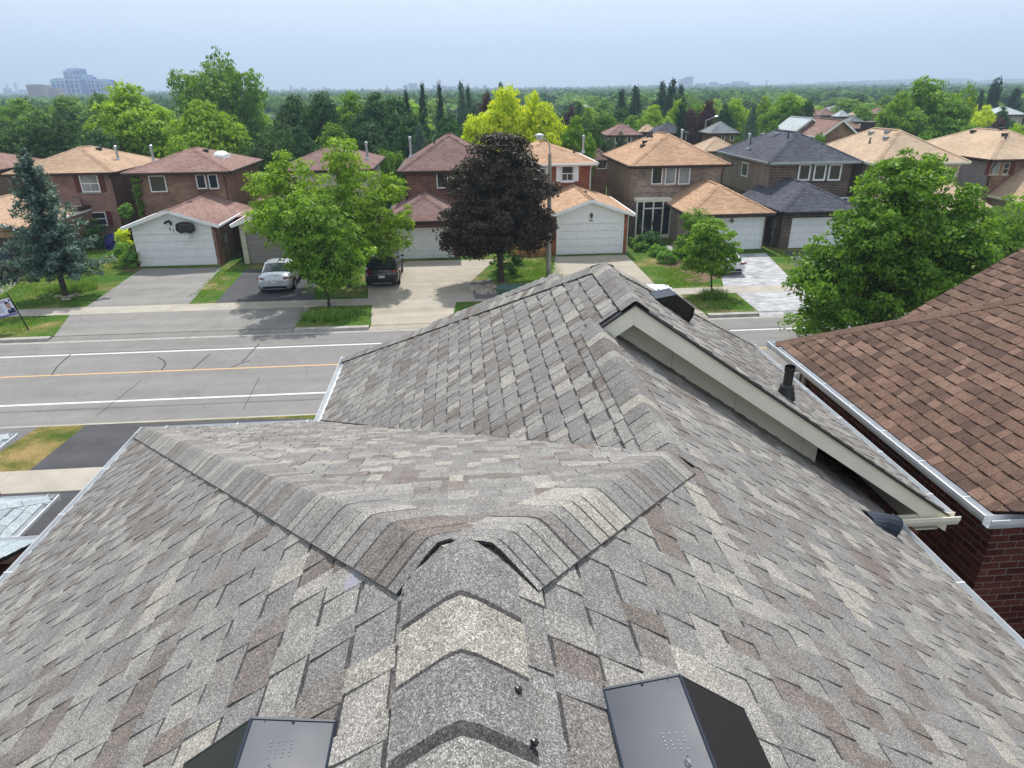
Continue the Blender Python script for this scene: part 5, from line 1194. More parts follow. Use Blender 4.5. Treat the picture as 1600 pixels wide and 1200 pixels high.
# ================================================================ trees
L_ = lambda *c: [(i/(len(c)-1), (*x, 1)) for i, x in enumerate(c)]
M['lf_bright'] = leafmat('leaves_bright_green', L_((.075, .14, .012), (.16, .27, .024), (.27, .39, .045)))
M['lf_green'] = leafmat('leaves_mid_green', L_((.035, .085, .012), (.085, .175, .02), (.18, .3, .04)))
M['lf_maple'] = leafmat('leaves_fresh_maple', L_((.045, .1, .012), (.1, .19, .02), (.19, .3, .04)))
M['lf_dark'] = leafmat('leaves_dark_green', L_((.014, .04, .014), (.028, .075, .022), (.065, .14, .045)), .25)
M['lf_yellow'] = leafmat('leaves_yellow_green', L_((.14, .21, .008), (.33, .42, .015), (.52, .55, .04)))
M['lf_purple'] = leafmat('leaves_dark_purple', L_((.013, .011, .007), (.03, .022, .014), (.07, .056, .034)), .15, .45)
M['lf_plum'] = leafmat('leaves_plum', L_((.03, .012, .016), (.06, .025, .03), (.1, .05, .05)), .2)
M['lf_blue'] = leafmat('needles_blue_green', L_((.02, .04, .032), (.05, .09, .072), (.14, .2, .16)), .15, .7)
M['lf_spruce'] = leafmat('needles_dark', L_((.008, .022, .014), (.018, .042, .026), (.04, .08, .05)), .1, .7)
M['lf_cedar'] = leafmat('cedar_foliage', L_((.016, .04, .012), (.035, .075, .018), (.075, .13, .035)), .15, .7)
M['lf_shrub'] = leafmat('shrub_leaves', L_((.04, .1, .015), (.09, .2, .03), (.17, .3, .06)))
M['lf_dry'] = leafmat('dry_stems', L_((.2, .13, .07), (.3, .2, .12), (.4, .3, .2)), .2)
M['lf_grass'] = leafmat('grass_blades', L_((.05, .12, .015), (.1, .19, .03), (.2, .25, .07)), .3)
def leafquads(rng, C, Nrm, size, aspect=.62, tonec=None, jit=.16, droop=0.):
    """kite shaped leaves at C (n,3) roughly facing Nrm"""
    n = len(C); N = Nrm+rng.normal(0, .75, (n, 3)); N[:, 2] += .35; N /= np.linalg.norm(N, axis=1)[:, None]
    T = rng.normal(0, 1, (n, 3)); T -= (T*N).sum(1)[:, None]*N; T /= np.linalg.norm(T, axis=1)[:, None]+1e-9; T[:, 2] -= droop
    B = np.cross(N, T); s = (size*rng.uniform(.6, 1.35, n))[:, None]
    V = np.stack([C-T*s*.55, C+B*s*aspect*.5-T*s*.05, C+T*s*.55, C-B*s*aspect*.5-T*s*.05], 1)
    V[:, [1, 3]] -= (N*s*.12)[:, None]
    tone = np.clip((tonec if tonec is not None else .5)+rng.normal(0, jit, n), 0, 1); return V, tone
def clumps(rng, lobes, spacing, fill=.25):
    """clump centres over the skins of ellipsoid lobes ((c),(r))"""
    out = []
    for c, r in lobes:
        c = np.array(c); r = np.array(r); A = 4*math.pi*((r[0]*r[1])**1.6/3+(r[0]*r[2])**1.6/3+(r[1]*r[2])**1.6/3)**(1/1.6)
        n = max(6, int(A/spacing**2)); d = rng.normal(0, 1, (n, 3)); d /= np.linalg.norm(d, axis=1)[:, None]
        out.append(np.c_[c+d*r*rng.uniform(.8, 1.08, n)[:, None], d]); m = int(n*fill); d2 = rng.normal(0, 1, (m, 3)); d2 /= np.linalg.norm(d2, axis=1)[:, None]
        out.append(np.c_[c+d2*r*rng.uniform(.3, .75, m)[:, None], d2])
    return np.concatenate(out)
def crown(rng, lobes, spacing, cr, per, leaf, lo=None, gap=.0, dens=1.):
    K = clumps(rng, lobes, spacing)
    if lo is not None: K = K[K[:, 2] > lo]
    if gap: K = K[rng.random(len(K)) > gap]
    VV = []; TT = []
    for k in K:
        c, nrm = k[:3], k[3:]; r = cr*rng.uniform(.6, 1.25); n = max(4, int(per*rng.uniform(.7, 1.3)*dens))
        d = rng.normal(0, 1, (n, 3)); d /= np.linalg.norm(d, axis=1)[:, None]; d[:, 2] = np.where(rng.random(n) < .6, np.abs(d[:, 2]), d[:, 2])
        P = c+d*r*(rng.uniform(.25, 1, n)**.5)[:, None]*np.array([1, 1, .62])
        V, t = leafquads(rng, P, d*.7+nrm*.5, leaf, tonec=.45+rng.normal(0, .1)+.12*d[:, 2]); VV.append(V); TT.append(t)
    return np.concatenate(VV), np.concatenate(TT), K
def trunkmesh(mb, base, topz, r, lobes, rng, nl=7):
    b = Vector(base); c = sum((Vector(l[0]) for l in lobes), Vector())/len(lobes); prev = b; n = 5; tp = Vector((c.x, c.y, topz))
    pts = [b.lerp(tp, i/n)+Vector((rng.normal(0, .08), rng.normal(0, .08), 0))*(i > 0) for i in range(n+1)]
    for i in range(n): mb.tube(pts[i], pts[i+1], r*(1-.16*i)*(1.25 if i == 0 else 1), r*(1-.16*(i+1)), 8, cap=False)
    for l in lobes:
        lc = Vector(l[0]); s = pts[2] if rng.random() < .5 else pts[3]
        m = s.lerp(lc, .5)+Vector((0, 0, .3)); mb.tube(s, m, r*.42, r*.28, 6, cap=False); mb.tube(m, lc, r*.28, r*.12, 6, cap=False)
        for _ in range(nl):
            d = rng.normal(0, 1, 3); d /= np.linalg.norm(d); e = lc+Vector(d*np.array(l[1])*.85); q = m.lerp(lc, rng.uniform(.2, 1)); mb.tube(q, e, r*.12, r*.03, 4, cap=False)
def tree(name, label, cat, base, lobes, mat, seed, spacing=.8, cr=.55, per=60, leaf=.17, r=.16, topz=None, group=None, bark='bark', gap=.0, dens=1.):
    rng = np.random.default_rng(seed); t = thing(name, label, cat, base, group)
    b = Vector(base); L2 = [((l[0][0]-b.x, l[0][1]-b.y, l[0][2]-b.z), l[1]) for l in lobes]
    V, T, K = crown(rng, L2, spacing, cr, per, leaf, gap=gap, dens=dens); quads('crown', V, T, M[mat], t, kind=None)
    mb = MB(); trunkmesh(mb, (0, 0, -.1), topz or np.mean([l[0][2] for l in L2]), r, L2, rng); mb.build('trunk', M[bark], t, local=True)
    return t, len(V)
def P_(x, y, Y): return tuple(hit(x, y, 1, Y))
# --- bright honey locust pair on the left: thin street tree in front, wide tree behind
g = G(514, 479); Y = g[1]; 
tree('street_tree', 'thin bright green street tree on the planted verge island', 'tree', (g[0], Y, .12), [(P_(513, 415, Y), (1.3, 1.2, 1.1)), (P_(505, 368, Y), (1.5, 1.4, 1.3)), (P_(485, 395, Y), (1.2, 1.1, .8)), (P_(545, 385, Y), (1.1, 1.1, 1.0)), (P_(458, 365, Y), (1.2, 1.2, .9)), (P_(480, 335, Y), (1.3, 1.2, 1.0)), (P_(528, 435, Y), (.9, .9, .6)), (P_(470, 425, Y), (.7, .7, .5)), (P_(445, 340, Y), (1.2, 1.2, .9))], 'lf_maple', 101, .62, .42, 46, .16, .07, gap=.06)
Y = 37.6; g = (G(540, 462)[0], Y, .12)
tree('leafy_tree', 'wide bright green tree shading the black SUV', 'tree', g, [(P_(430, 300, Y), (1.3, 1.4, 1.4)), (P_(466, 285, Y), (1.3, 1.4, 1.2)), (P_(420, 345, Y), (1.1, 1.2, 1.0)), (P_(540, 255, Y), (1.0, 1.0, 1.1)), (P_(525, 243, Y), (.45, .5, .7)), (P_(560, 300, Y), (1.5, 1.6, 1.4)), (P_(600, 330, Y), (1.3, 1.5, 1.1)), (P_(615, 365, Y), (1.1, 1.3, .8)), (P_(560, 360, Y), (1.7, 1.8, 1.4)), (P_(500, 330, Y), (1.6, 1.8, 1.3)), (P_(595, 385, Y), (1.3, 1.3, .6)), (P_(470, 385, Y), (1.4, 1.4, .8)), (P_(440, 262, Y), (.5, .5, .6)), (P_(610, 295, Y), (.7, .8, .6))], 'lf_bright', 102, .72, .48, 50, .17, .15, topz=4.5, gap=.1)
# --- purple maple
g = G(783, 440); Y = g[1]
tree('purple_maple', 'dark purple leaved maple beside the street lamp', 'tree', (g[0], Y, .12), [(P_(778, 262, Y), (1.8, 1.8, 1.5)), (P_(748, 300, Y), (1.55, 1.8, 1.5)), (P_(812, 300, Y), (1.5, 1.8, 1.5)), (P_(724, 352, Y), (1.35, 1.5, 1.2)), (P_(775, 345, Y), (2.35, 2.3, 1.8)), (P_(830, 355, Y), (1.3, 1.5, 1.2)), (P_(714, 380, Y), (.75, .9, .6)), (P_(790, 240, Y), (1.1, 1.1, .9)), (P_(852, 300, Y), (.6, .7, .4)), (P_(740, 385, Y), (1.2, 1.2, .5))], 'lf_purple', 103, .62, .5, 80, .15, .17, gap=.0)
mb = None
tree('shrub', 'low dark shrub at the foot of the purple maple trunk', 'shrub', (g[0]+.1, g[1]+1.6, .12), [(P_(790, 412, Y+1.6), (.9, .7, .75))], 'lf_dark', 104, .45, .3, 50, .12, .05)
# --- small maple and bushes on the right lawn
g = G(1115, 459); Y = g[1]
tree('street_tree', 'small fresh green maple on the verge before the paver drive', 'tree', (g[0], Y, .12), [(P_(1112, 375, Y), (1.05, 1.0, .95)), (P_(1095, 395, Y), (.95, .95, .7)), (P_(1128, 390, Y), (.85, .85, .6)), (P_(1115, 410, Y), (1.2, 1.1, .6)), (P_(1085, 420, Y), (.55, .6, .25)), (P_(1105, 358, Y), (.5, .5, .4))], 'lf_maple', 105, .46, .34, 44, .15, .06)
Y = 42.2
tree('garden_tree', 'dark green garden tree in front of the grey tan garage', 'tree', (P_(1085, 420, Y)[0], Y, .12), [(P_(1085, 385, Y), (1.2, 1.1, 1.4)), (P_(1092, 345, Y), (.9, .8, .8)), (P_(1068, 400, Y), (.9, .8, .9)), (P_(1090, 415, Y), (1.2, 1.0, .6))], 'lf_green', 106, .55, .4, 50, .14, .07)
for i, (a, b, s, m, lab, Yq) in enumerate(((1015, 385, .8, 'lf_dark', 'dark bush with reddish flowers under the vestibule', 45.5), (1027, 399, .55, 'lf_shrub', 'bright bush behind the rounder front bush', 43), (1042, 412, .6, 'lf_shrub', 'round bright bush nearest the small maple', 41), (995, 382, .5, 'lf_shrub', 'low bright plants beside the orange brick garage', 45.8), (1003, 392, .45, 'lf_shrub', 'low leafy plant between the dark bush and the drive', 44.5), (1128, 425, .4, 'lf_green', 'low plant left of the white sports car', 40))):
    c = P_(a, b-6, Yq); tree('bush', lab, 'bush', (c[0], Yq, .12), [((c[0], Yq, .12+s*.62), (s, s*.9, s*.7))], m, 110+i, .33, .24, 44, .12, .03)
# bushes left side
for i, (a, b, sx_, sz_, m, lab, Yq) in enumerate(((152, 372, .75, 1.2, 'lf_cedar', 'rounded dark cedar bush left of the blue tarp', 50), (198, 408, .6, .9, 'lf_shrub', 'bright green bush at the left corner of garage 61', 44.6), (206, 416, .5, .6, 'lf_shrub', 'low leafy bush at the foot of garage 61', 43.8), (193, 372, .35, .7, 'lf_yellow', 'yellowish climbing plant left of garage 61', 46.5), (197, 330, .35, .5, 'lf_shrub', 'yellow green shrub top above the left eave of garage 61', 49))):
    c = P_(a, b, Yq); tree('bush', lab, 'bush', (c[0], Yq, .12), [((c[0], Yq, max(.12+sz_*.6, c[2])), (sx_, sx_*.8, sz_))], m, 130+i, .33, .26, 46, .13, .03)
c = hit(216, 300, 1, 50.9); tree('climbing_vine', 'green creeper climbing the left corner of brick house 61', 'vine', (c[0], 50.85, .12), [((hit(213, 285, 1, 50.85)[0], 50.85, 4.6), (.3, .12, .8)), ((hit(216, 305, 1, 50.85)[0], 50.85, 3.4), (.25, .12, 1.0)), ((hit(219, 330, 1, 50.85)[0], 50.85, 2.2), (.18, .12, 1.0))], 'lf_green', 140, .25, .16, 26, .12, .03)
# grass tufts around the verge trees, dry reeds behind the lamp
def tuft(name, label, c, n, R_, h, mat, seed, kind='stuff', cat='grass'):
    rng = np.random.default_rng(seed); a = rng.uniform(0, 2*math.pi, n); q = np.sqrt(rng.random(n)); x = c[0]+R_[0]*q*np.cos(a); y = c[1]+R_[1]*q*np.sin(a); hh = h*rng.uniform(.5, 1.1, n)
    b = np.c_[x, y, np.full(n, .11)]; d = rng.normal(0, .35, (n, 3)); d[:, 2] = 1; d /= np.linalg.norm(d, axis=1)[:, None]; s = np.c_[np.cos(a*7), np.sin(a*7), np.zeros(n)]*.022*max(1, h*1.5)
    V = np.stack([b-s, b+s, b+s*.6+d*hh[:, None]*.6, b+d*hh[:, None]], 1); o = quads(name, V, rng.random(n), M[mat], None, kind); tag(o, label, cat); return o
g = G(512, 497); tuft('grass_clump', 'tall grass growing around the thin verge tree', (g[0], g[1]), 1500, (1.25, .6), .4, 'lf_grass', 1)
g = G(1113, 466); tuft('grass_clump', 'tall grass ring at the foot of the small maple', (g[0], g[1]), 700, (.75, .5), .6, 'lf_grass', 2)
g = G(100, 455); tuft('grass_clump', 'uncut grass around the spruce trunk', (g[0]+.4, g[1]+.3), 1500, (1.3, .8), .35, 'lf_grass', 3)
g = G(825, 398); tuft('reed_clump', 'dry pale reeds beside the orange brick garage', (g[0], g[1]), 900, (1.2, .7), 1.1, 'lf_dry', 4)
g = G(736, 395); tuft('reed_clump', 'dry pale stems behind the purple maple', (g[0], g[1]), 700, (.9, .7), 1.0, 'lf_dry', 5)
# lawn relief: short blades over the far and near lawns
def lawn_blades(name, polys, n, z, mat, label, seed):
    rng = np.random.default_rng(seed); VV = []; TT = []
    for (x0, x1, y0, y1, m_n) in polys:
        k = int(n*m_n); x = rng.uniform(x0, x1, k); y = rng.uniform(y0, y1, k); e_d = np.minimum(np.minimum(x-x0, x1-x), np.minimum(y-y0, y1-y)); kp = rng.random(k) < np.clip(e_d/.8, 0, 1)*(.35+.65*(np.sin(x*2.1+y)*np.sin(y*1.7-x) > -.3)); x = x[kp]; y = y[kp]; k = len(x); b = np.c_[x, y, np.full(k, z)]; a = rng.uniform(0, 6.28, k); s = np.c_[np.cos(a), np.sin(a), 0*a]*.03; d = rng.normal(0, .4, (k, 3)); d[:, 2] = 1; h = rng.uniform(.03, .075, k)[:, None]
        VV.append(np.stack([b-s, b+s, b+s*.5+d*h, b-s*.2+d*h], 1)); TT.append(rng.random(k))
    o = quads(name, np.concatenate(VV), np.concatenate(TT), M[mat], None, 'stuff'); tag(o, label, 'grass')
xa_ = lambda p, y_: G(p, 400)[0]
lawn_blades('lawn_grass', [(-27.8, -21.5, 36, 50, .25), (-26, -20.6, 31, 33.8, .08), (-8.4, -4.8, 31, 33.8, .07), (2.5, 6.2, 35.2, 43, .15), (11.3, 14.0, 35.2, 40, .12), (11.8, 14.3, 31, 33.8, .1), (-15.2, -13.8, 36, 43.5, .04), (-9.2, -5.9, 36, 43.5, .1), (20.8, 21.6, 36, 43, .03)], 60000, .12, 'lf_grass', 'short mown grass on the lawns across the street', 9)
# --- the big maple on the right, nearer than the houses
Y = 25.0; bx1 = P_(1385, 500, Y)[0]
bt = [(1420, 275, .9, .8), (1400, 305, 1.3, 1.1), (1455, 320, 1.5, 1.2), (1375, 350, 1.4, 1.2), (1430, 370, 2.0, 1.5), (1500, 375, 1.4, 1.2), (1335, 385, 1.3, .9), (1395, 420, 2.2, 1.5), (1470, 430, 2.0, 1.5), (1300, 415, 1.2, .8), (1280, 450, 1.1, .8), (1530, 430, 1.0, .9), (1340, 460, 1.8, 1.2), (1420, 480, 2.0, 1.2), (1300, 480, 1.1, .8), (1275, 430, .8, .5), (1270, 505, 1.0, .5), (1330, 500, 1.5, .6), (1490, 470, 1.4, 1.1), (1395, 262, .45, .5), (1450, 262, .35, .4)]
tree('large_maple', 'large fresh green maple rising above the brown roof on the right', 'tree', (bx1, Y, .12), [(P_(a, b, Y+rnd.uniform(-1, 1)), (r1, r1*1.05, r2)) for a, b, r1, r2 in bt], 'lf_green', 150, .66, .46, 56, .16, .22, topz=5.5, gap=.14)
Y = 33; tree('garden_tree', 'greyish green tree cut by the right frame edge', 'tree', (P_(1595, 420, Y)[0], Y, .12), [(P_(1595, 350, Y), (1.6, 1.6, 1.4)), (P_(1575, 385, Y), (1.7, 1.6, 1.3)), (P_(1600, 420, Y), (1.8, 1.8, 1.4)), (P_(1545, 370, Y), (.8, .9, .7))], 'lf_maple', 151, .75, .5, 50, .17, .12)
# --- blue spruce
def spruce(name, label, base, h, R_, mat, seed, n_whorl=24, leaf=.2, dens=1., group=None, r=.17, clear=.12, sparse=.0):
    rng = np.random.default_rng(seed); t = thing(name, label, 'tree', base, group); VV = []; TT = []; mb = MB()
    mb.tube((0, 0, -.1), (0, 0, h*.5), r, r*.6, 8, cap=False); mb.tube((0, 0, h*.5), (0, 0, h), r*.6, .02, 6, cap=False)
    for i in range(n_whorl):
        u = i/(n_whorl-1); z = h*(clear+(1-clear-.02)*u); L = R_*(1-u)**.8*rng.uniform(.8, 1.12)+.15; nb = int(8-3*u)
        for j in range(nb):
            if rng.random() < sparse: continue
            a = 2*math.pi*(j+rng.uniform(-.3, .3))/nb+i*1.1; Lb = L*rng.uniform(.65, 1.12); dirv = np.array([math.cos(a), math.sin(a), 0.])
            def pt(s): return np.array([0, 0, z])+dirv*Lb*s+np.array([0, 0, Lb*(-.22*s*(1-u)+.16*s*s+.25*u*s)])
            mb.tube(pt(0), pt(.55), .04*(1-u)+.012, .02, 4, cap=False); mb.tube(pt(.55), pt(1), .02, .008, 4, cap=False)
            m = int(Lb*34*dens*(1.25 if Lb < .8 else 1)); s = rng.uniform(.12, 1.04, m)
            side = np.cross(dirv, [0, 0, 1]); wd = (.42*(1-.65*s)*min(1, Lb*.7))[:, None]
            P = np.stack([pt(q) for q in s])+side*rng.uniform(-1, 1, m)[:, None]*wd*1.1+np.array([0, 0, 1])*rng.uniform(-.2, .05, m)[:, None]
            n3 = 3; P = np.repeat(P, n3, 0)+rng.normal(0, .055, (m*n3, 3)); N = np.tile(np.array([0, 0, 1.])+dirv*.3, (len(P), 1))
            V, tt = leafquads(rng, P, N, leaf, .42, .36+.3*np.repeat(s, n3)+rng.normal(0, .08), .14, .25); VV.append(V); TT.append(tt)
    V = np.concatenate(VV); quads('crown', V, np.concatenate(TT), M[mat], t); mb.build('trunk', M['bark'], t, local=True); return t, len(V)
g = G(103, 463)
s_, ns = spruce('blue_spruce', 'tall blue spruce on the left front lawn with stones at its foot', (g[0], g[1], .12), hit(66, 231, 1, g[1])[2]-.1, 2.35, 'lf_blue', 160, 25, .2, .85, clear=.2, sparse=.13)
print('spruce leaves', ns)
# ================================================================ second row of houses
def far_house(label, xl, xr, ye, apx, apy, rf, front, z=5.25, deep=1.15, win=(), side=None, single=False, group=None):
    """front eave from pixel xl to xr at row ye -> a real hip roofed house at that distance"""
    A = hit(xl, ye, 2, z); B = hit(xr, ye, 2, z); y0 = (A[1]+B[1])/2; x0 = hit(xl, ye, 1, y0)[0]; x1 = hit(xr, ye, 1, y0)[0]; w_ = x1-x0; d_ = w_*deep
    t = thing('house', label, 'house', ((x0+x1)/2, y0+d_/2, 0)); q = hit(apx, apy, 1, y0+min(w_, d_)/2); p = max(.2, (q[2]-z)/(min(w_, d_)/2))
    hip(t, x0, x1, y0, y0+d_, z, p, M[rf], M['brown']); body(t, x0+.4, x1-.4, y0+.4, y0+d_-.4, z-.18, M[front], M[side] if side else None)
    for a, b, c, d in win: window(t, (a, c, b, d), y0+.4, M['white'], 'glass', sill=None)
    return t, (x0, x1, y0, y0+d_, z), p
def gable_house(label, xl, xr, ye, apy, rf, front, z=5.25, deep=1.2, win=(), ridge='y'):
    A = hit(xl, ye, 2, z); y0 = A[1]; x0 = A[0]; x1 = hit(xr, ye, 1, y0)[0]; w_ = x1-x0; t = thing('house', label, 'house', ((x0+x1)/2, y0+w_/2, 0))
    zt = hit((xl+xr)/2, apy, 1, y0)[2]; p = max(.2, (zt-z)/(w_/2)); gable(t, x0, x1, y0, y0+w_*deep, z, p, M[rf], M['white'], M[front]); body(t, x0+.35, x1-.35, y0+.4, y0+w_*deep-.3, z-.1, M[front], None)
    for a, b, c, d in win: window(t, (a, c, b, d), y0+.4, M['white'], 'glass', sill=None)
    return t
t, R_, p = far_house('brown roofed grey brick house behind the orange tan roof', 938+12, 1005, 211, 973, 193, 'rf_brown', 'bk_grey', win=((961, 968, 212, 224), (980, 986, 212, 224)))
flue(t, R_[1]-1.2, R_[3]-2, R_[4]+.6, hit(992, 193, 1, R_[3])[2])
far_house('low mauve roofed extension between the orange brick and grey tan houses', 918, 957, 250, 925, 232, 'rf_mauve', 'bk_red', 4.3, 1.3, win=((932, 948, 252, 264),))
far_house('small tan roofed house just beyond the brown roofed one', 1000, 1032, 206, 1014, 194, 'rf_sand', 'bk_grey', 5.25)
far_house('charcoal roofed house behind the orange tan ridge', 1025, 1078, 208, 1049, 191, 'rf_dark', 'bk_grey', 5.25, win=((1050, 1056, 210, 219), (1066, 1072, 210, 219)))
t, R_, p = far_house('mid grey roofed brick house left of the blue spruce', 1110, 1156, 208, 1124, 190, 'rf_grey', 'bk_tan', 5.25, win=((1127, 1132, 210, 220), (1141, 1147, 210, 220)))
far_house('pale taupe low roof between the tan and charcoal houses', 1098, 1160, 236, 1142, 214, 'rf_sand', 'bk_beige', 4.2)
gable_house('pale grey gabled house behind the charcoal roof', 1236, 1296, 210, 184, 'rf_light', 'sd_beige')
gable_house('dark gabled brick house right of the pale grey gable', 1282, 1346, 214, 187, 'rf_brown', 'bk_tan')
far_house('brown roofed house with three narrow windows on the far street', 1318, 1352, 201, 1332, 190, 'rf_brown', 'bk_beige', 5.25, win=((1327, 1330, 202, 212), (1332, 1335, 202, 212)))
far_house('brown roofed house partly hidden by the big tree on the right', 1352, 1392, 201, 1372, 189, 'rf_brown', 'bk_tan', 5.25, win=((1356, 1360, 203, 211),))
far_house('low mauve roof in front of the gabled far houses', 1290, 1330, 221, 1306, 211, 'rf_mauve', 'bk_red', 4.0)
far_house('dark roofed house with white trim behind the right sand roof', 1540, 1580, 214, 1556, 198, 'rf_dark', 'bk_grey', 5.25)
far_house('pale metal roofed house near the right edge in the distance', 1562, 1606, 179, 1584, 166, 'rf_light', 'bk_beige', 5.25)
for i, (a, b, c, d, e, f, lab) in enumerate(((1282, 1308, 180, 1292, 169, 'rf_brown', 'brown roof at the back of the far right street'), (1300, 1338, 172, 1318, 164, 'rf_grey', 'grey roof highest on the far right street'), (1310, 1330, 182, 1320, 172, 'rf_light', 'small pale roof in the middle of the far right street'), (1366, 1392, 178, 1380, 168, 'rf_brown', 'lone brown roof left of the big right tree'), (1262, 1286, 176, 1274, 167, 'rf_brown', 'brown roof peeking between trees left of the far right street'), (1336, 1358, 180, 1346, 171, 'rf_sand', 'tan roof in the middle row of the far right street'), (1328, 1350, 190, 1338, 181, 'rf_grey', 'dark grey roof just above the three window house'), (1268, 1290, 188, 1280, 178, 'rf_mauve', 'mauve roof above the pale grey gable'), (905, 925, 168, 915, 163, 'rf_light', 'tiny pale roof among trees left of the dark conifers'))):
    far_house(lab, a, b, c, d, e, f, 'bk_beige', 5.25)
# lamps on the street behind
def far_lamp(label, bx_, by, tx, ty, Yq):
    x, y, z = hit(bx_, by, 1, Yq); t = thing('street_lamp', label, 'street lamp', (x, Yq, 0)); q = hit(tx, ty, 1, Yq); mb = MB(); mb.tube((x, Yq, 0), (x, Yq, q[2]-.4), .14, .09, 6); mb.build('pole', M['concrete'], t); mb = MB(); mb.tube((x, Yq, q[2]-.45), (q[0], Yq, q[2]), .06, .05, 5); mb.dome((q[0]+.2, Yq, q[2]), .4, .2, .15, 6, 2, full=True); mb.build('arm', M['galv'], t)
far_lamp('street lamp with long arm behind the grey roofed house', 1103, 190, 1119, 182, 92)
# ================================================================ background trees: a few prototypes, copied
def proto(kind, seed):
    rng = np.random.default_rng(seed)
    if kind == 'round':
        lobes = [((rng.uniform(-.55, .55), rng.uniform(-.55, .55), rng.uniform(.45, 1.5)), (rng.uniform(.35, .55),)*2+(rng.uniform(.3, .45),)) for _ in range(11)]+[((0, 0, 1.0), (.7, .7, .75)), ((.1, 0, 1.65), (.35, .35, .3))]
        V, T, K = crown(rng, lobes, .19, .15, 26, .068)
    elif kind == 'airy':
        lobes = [((rng.uniform(-.5, .5), rng.uniform(-.5, .5), rng.uniform(.5, 1.7)), (rng.uniform(.22, .38),)*2+(rng.uniform(.3, .45),)) for _ in range(13)]+[((0, 0, 1.0), (.45, .45, .8))]
        V, T, K = crown(rng, lobes, .17, .12, 20, .055, gap=.1)
    elif kind == 'conifer':
        P = []; 
        for i in range(26):
            u = i/25; z = .12+1.86*u; R_ = (1-u)**.85*1.0+.05
            for j in range(int(4+12*(1-u))):
                a = rng.uniform(0, 6.28); s = R_*rng.uniform(.55, 1.1); P.append([s*math.cos(a), s*math.sin(a), z-.12*s, math.cos(a), math.sin(a), .5])
        P = np.array(P); VV = []; TT = []
        for k in P:
            n = 26; C = k[:3]+rng.normal(0, 1, (n, 3))*np.array([.11, .11, .05]); V, t = leafquads(rng, C, np.tile(k[3:], (n, 1)), .085, .45, .45+rng.normal(0, .12), .12, .25); VV.append(V); TT.append(t)
        V = np.concatenate(VV); T = np.concatenate(TT)
    else:                                   # columnar
        lobes = [((rng.uniform(-.25, .25), rng.uniform(-.25, .25), .2+1.6*i/11), (.55-.02*i, .55-.02*i, .3)) for i in range(12)]; V, T, K = crown(rng, lobes, .2, .13, 24, .06)
    z1 = np.quantile(V[:, :, 2], .9985); rr_ = np.hypot(V[:, :, 0], V[:, :, 1]); V = V*np.array([1/np.quantile(rr_, .985)]*2+[2/z1]); return V, T
PR = {}
for kind, n in (('round', 3), ('airy', 2), ('conifer', 2), ('column', 1)):
    for i in range(n): PR[(kind, i)] = proto(kind, 500+i*7+len(kind))
PM = {}
def proto_mesh(kind, i, mat):
    key = (kind, i, mat)
    if key not in PM:
        V, T = PR[(kind, i)]; o = quads('crown', V, T, M[mat]); PM[key] = o.data; bpy.data.objects.remove(o)
    return PM[key]
tk = MB(); tk.tube((0, 0, -.02), (0, 0, .9), .06, .04, 7); tk.tube((0, 0, .6), (.3, .1, 1.2), .03, .015, 5); tk.tube((0, 0, .6), (-.25, -.15, 1.1), .03, .015, 5); TKM = tk.build('trunk', M['bark']); TM = TKM.data; bpy.data.objects.remove(TKM)
cnt = 0
NM = {'round': 'leafy_tree', 'airy': 'airy_tree', 'conifer': 'conifer', 'column': 'columnar_tree'}
def put(label, px_, top, hw, Yq, kind, mat, group=None, low=.0):
    """tree whose crown top shows at (px_, top), half width hw pixels, standing at distance Yq"""
    global cnt
    tp = hit(px_, top, 1, Yq); x = tp[0]; h = tp[2]; dep = (np.array([x, Yq, h/2])-CAMP)@AF; R_ = hw*dep/CF; i = cnt % (3 if kind == 'round' else (2 if kind in ('airy', 'conifer') else 1)); cnt += 1
    t = thing(NM[kind], label, 'tree', (x, Yq, low), group); sc = (R_, R_, max(h-low, 2)/2.0); rz = rnd.uniform(0, 6.28)
    c = link('crown', proto_mesh(kind, i, mat), t); c.scale = sc; c.rotation_euler = (0, 0, rz)
    k = link('trunk', TM, t); k.scale = (R_*.8, R_*.8, sc[2]); return t
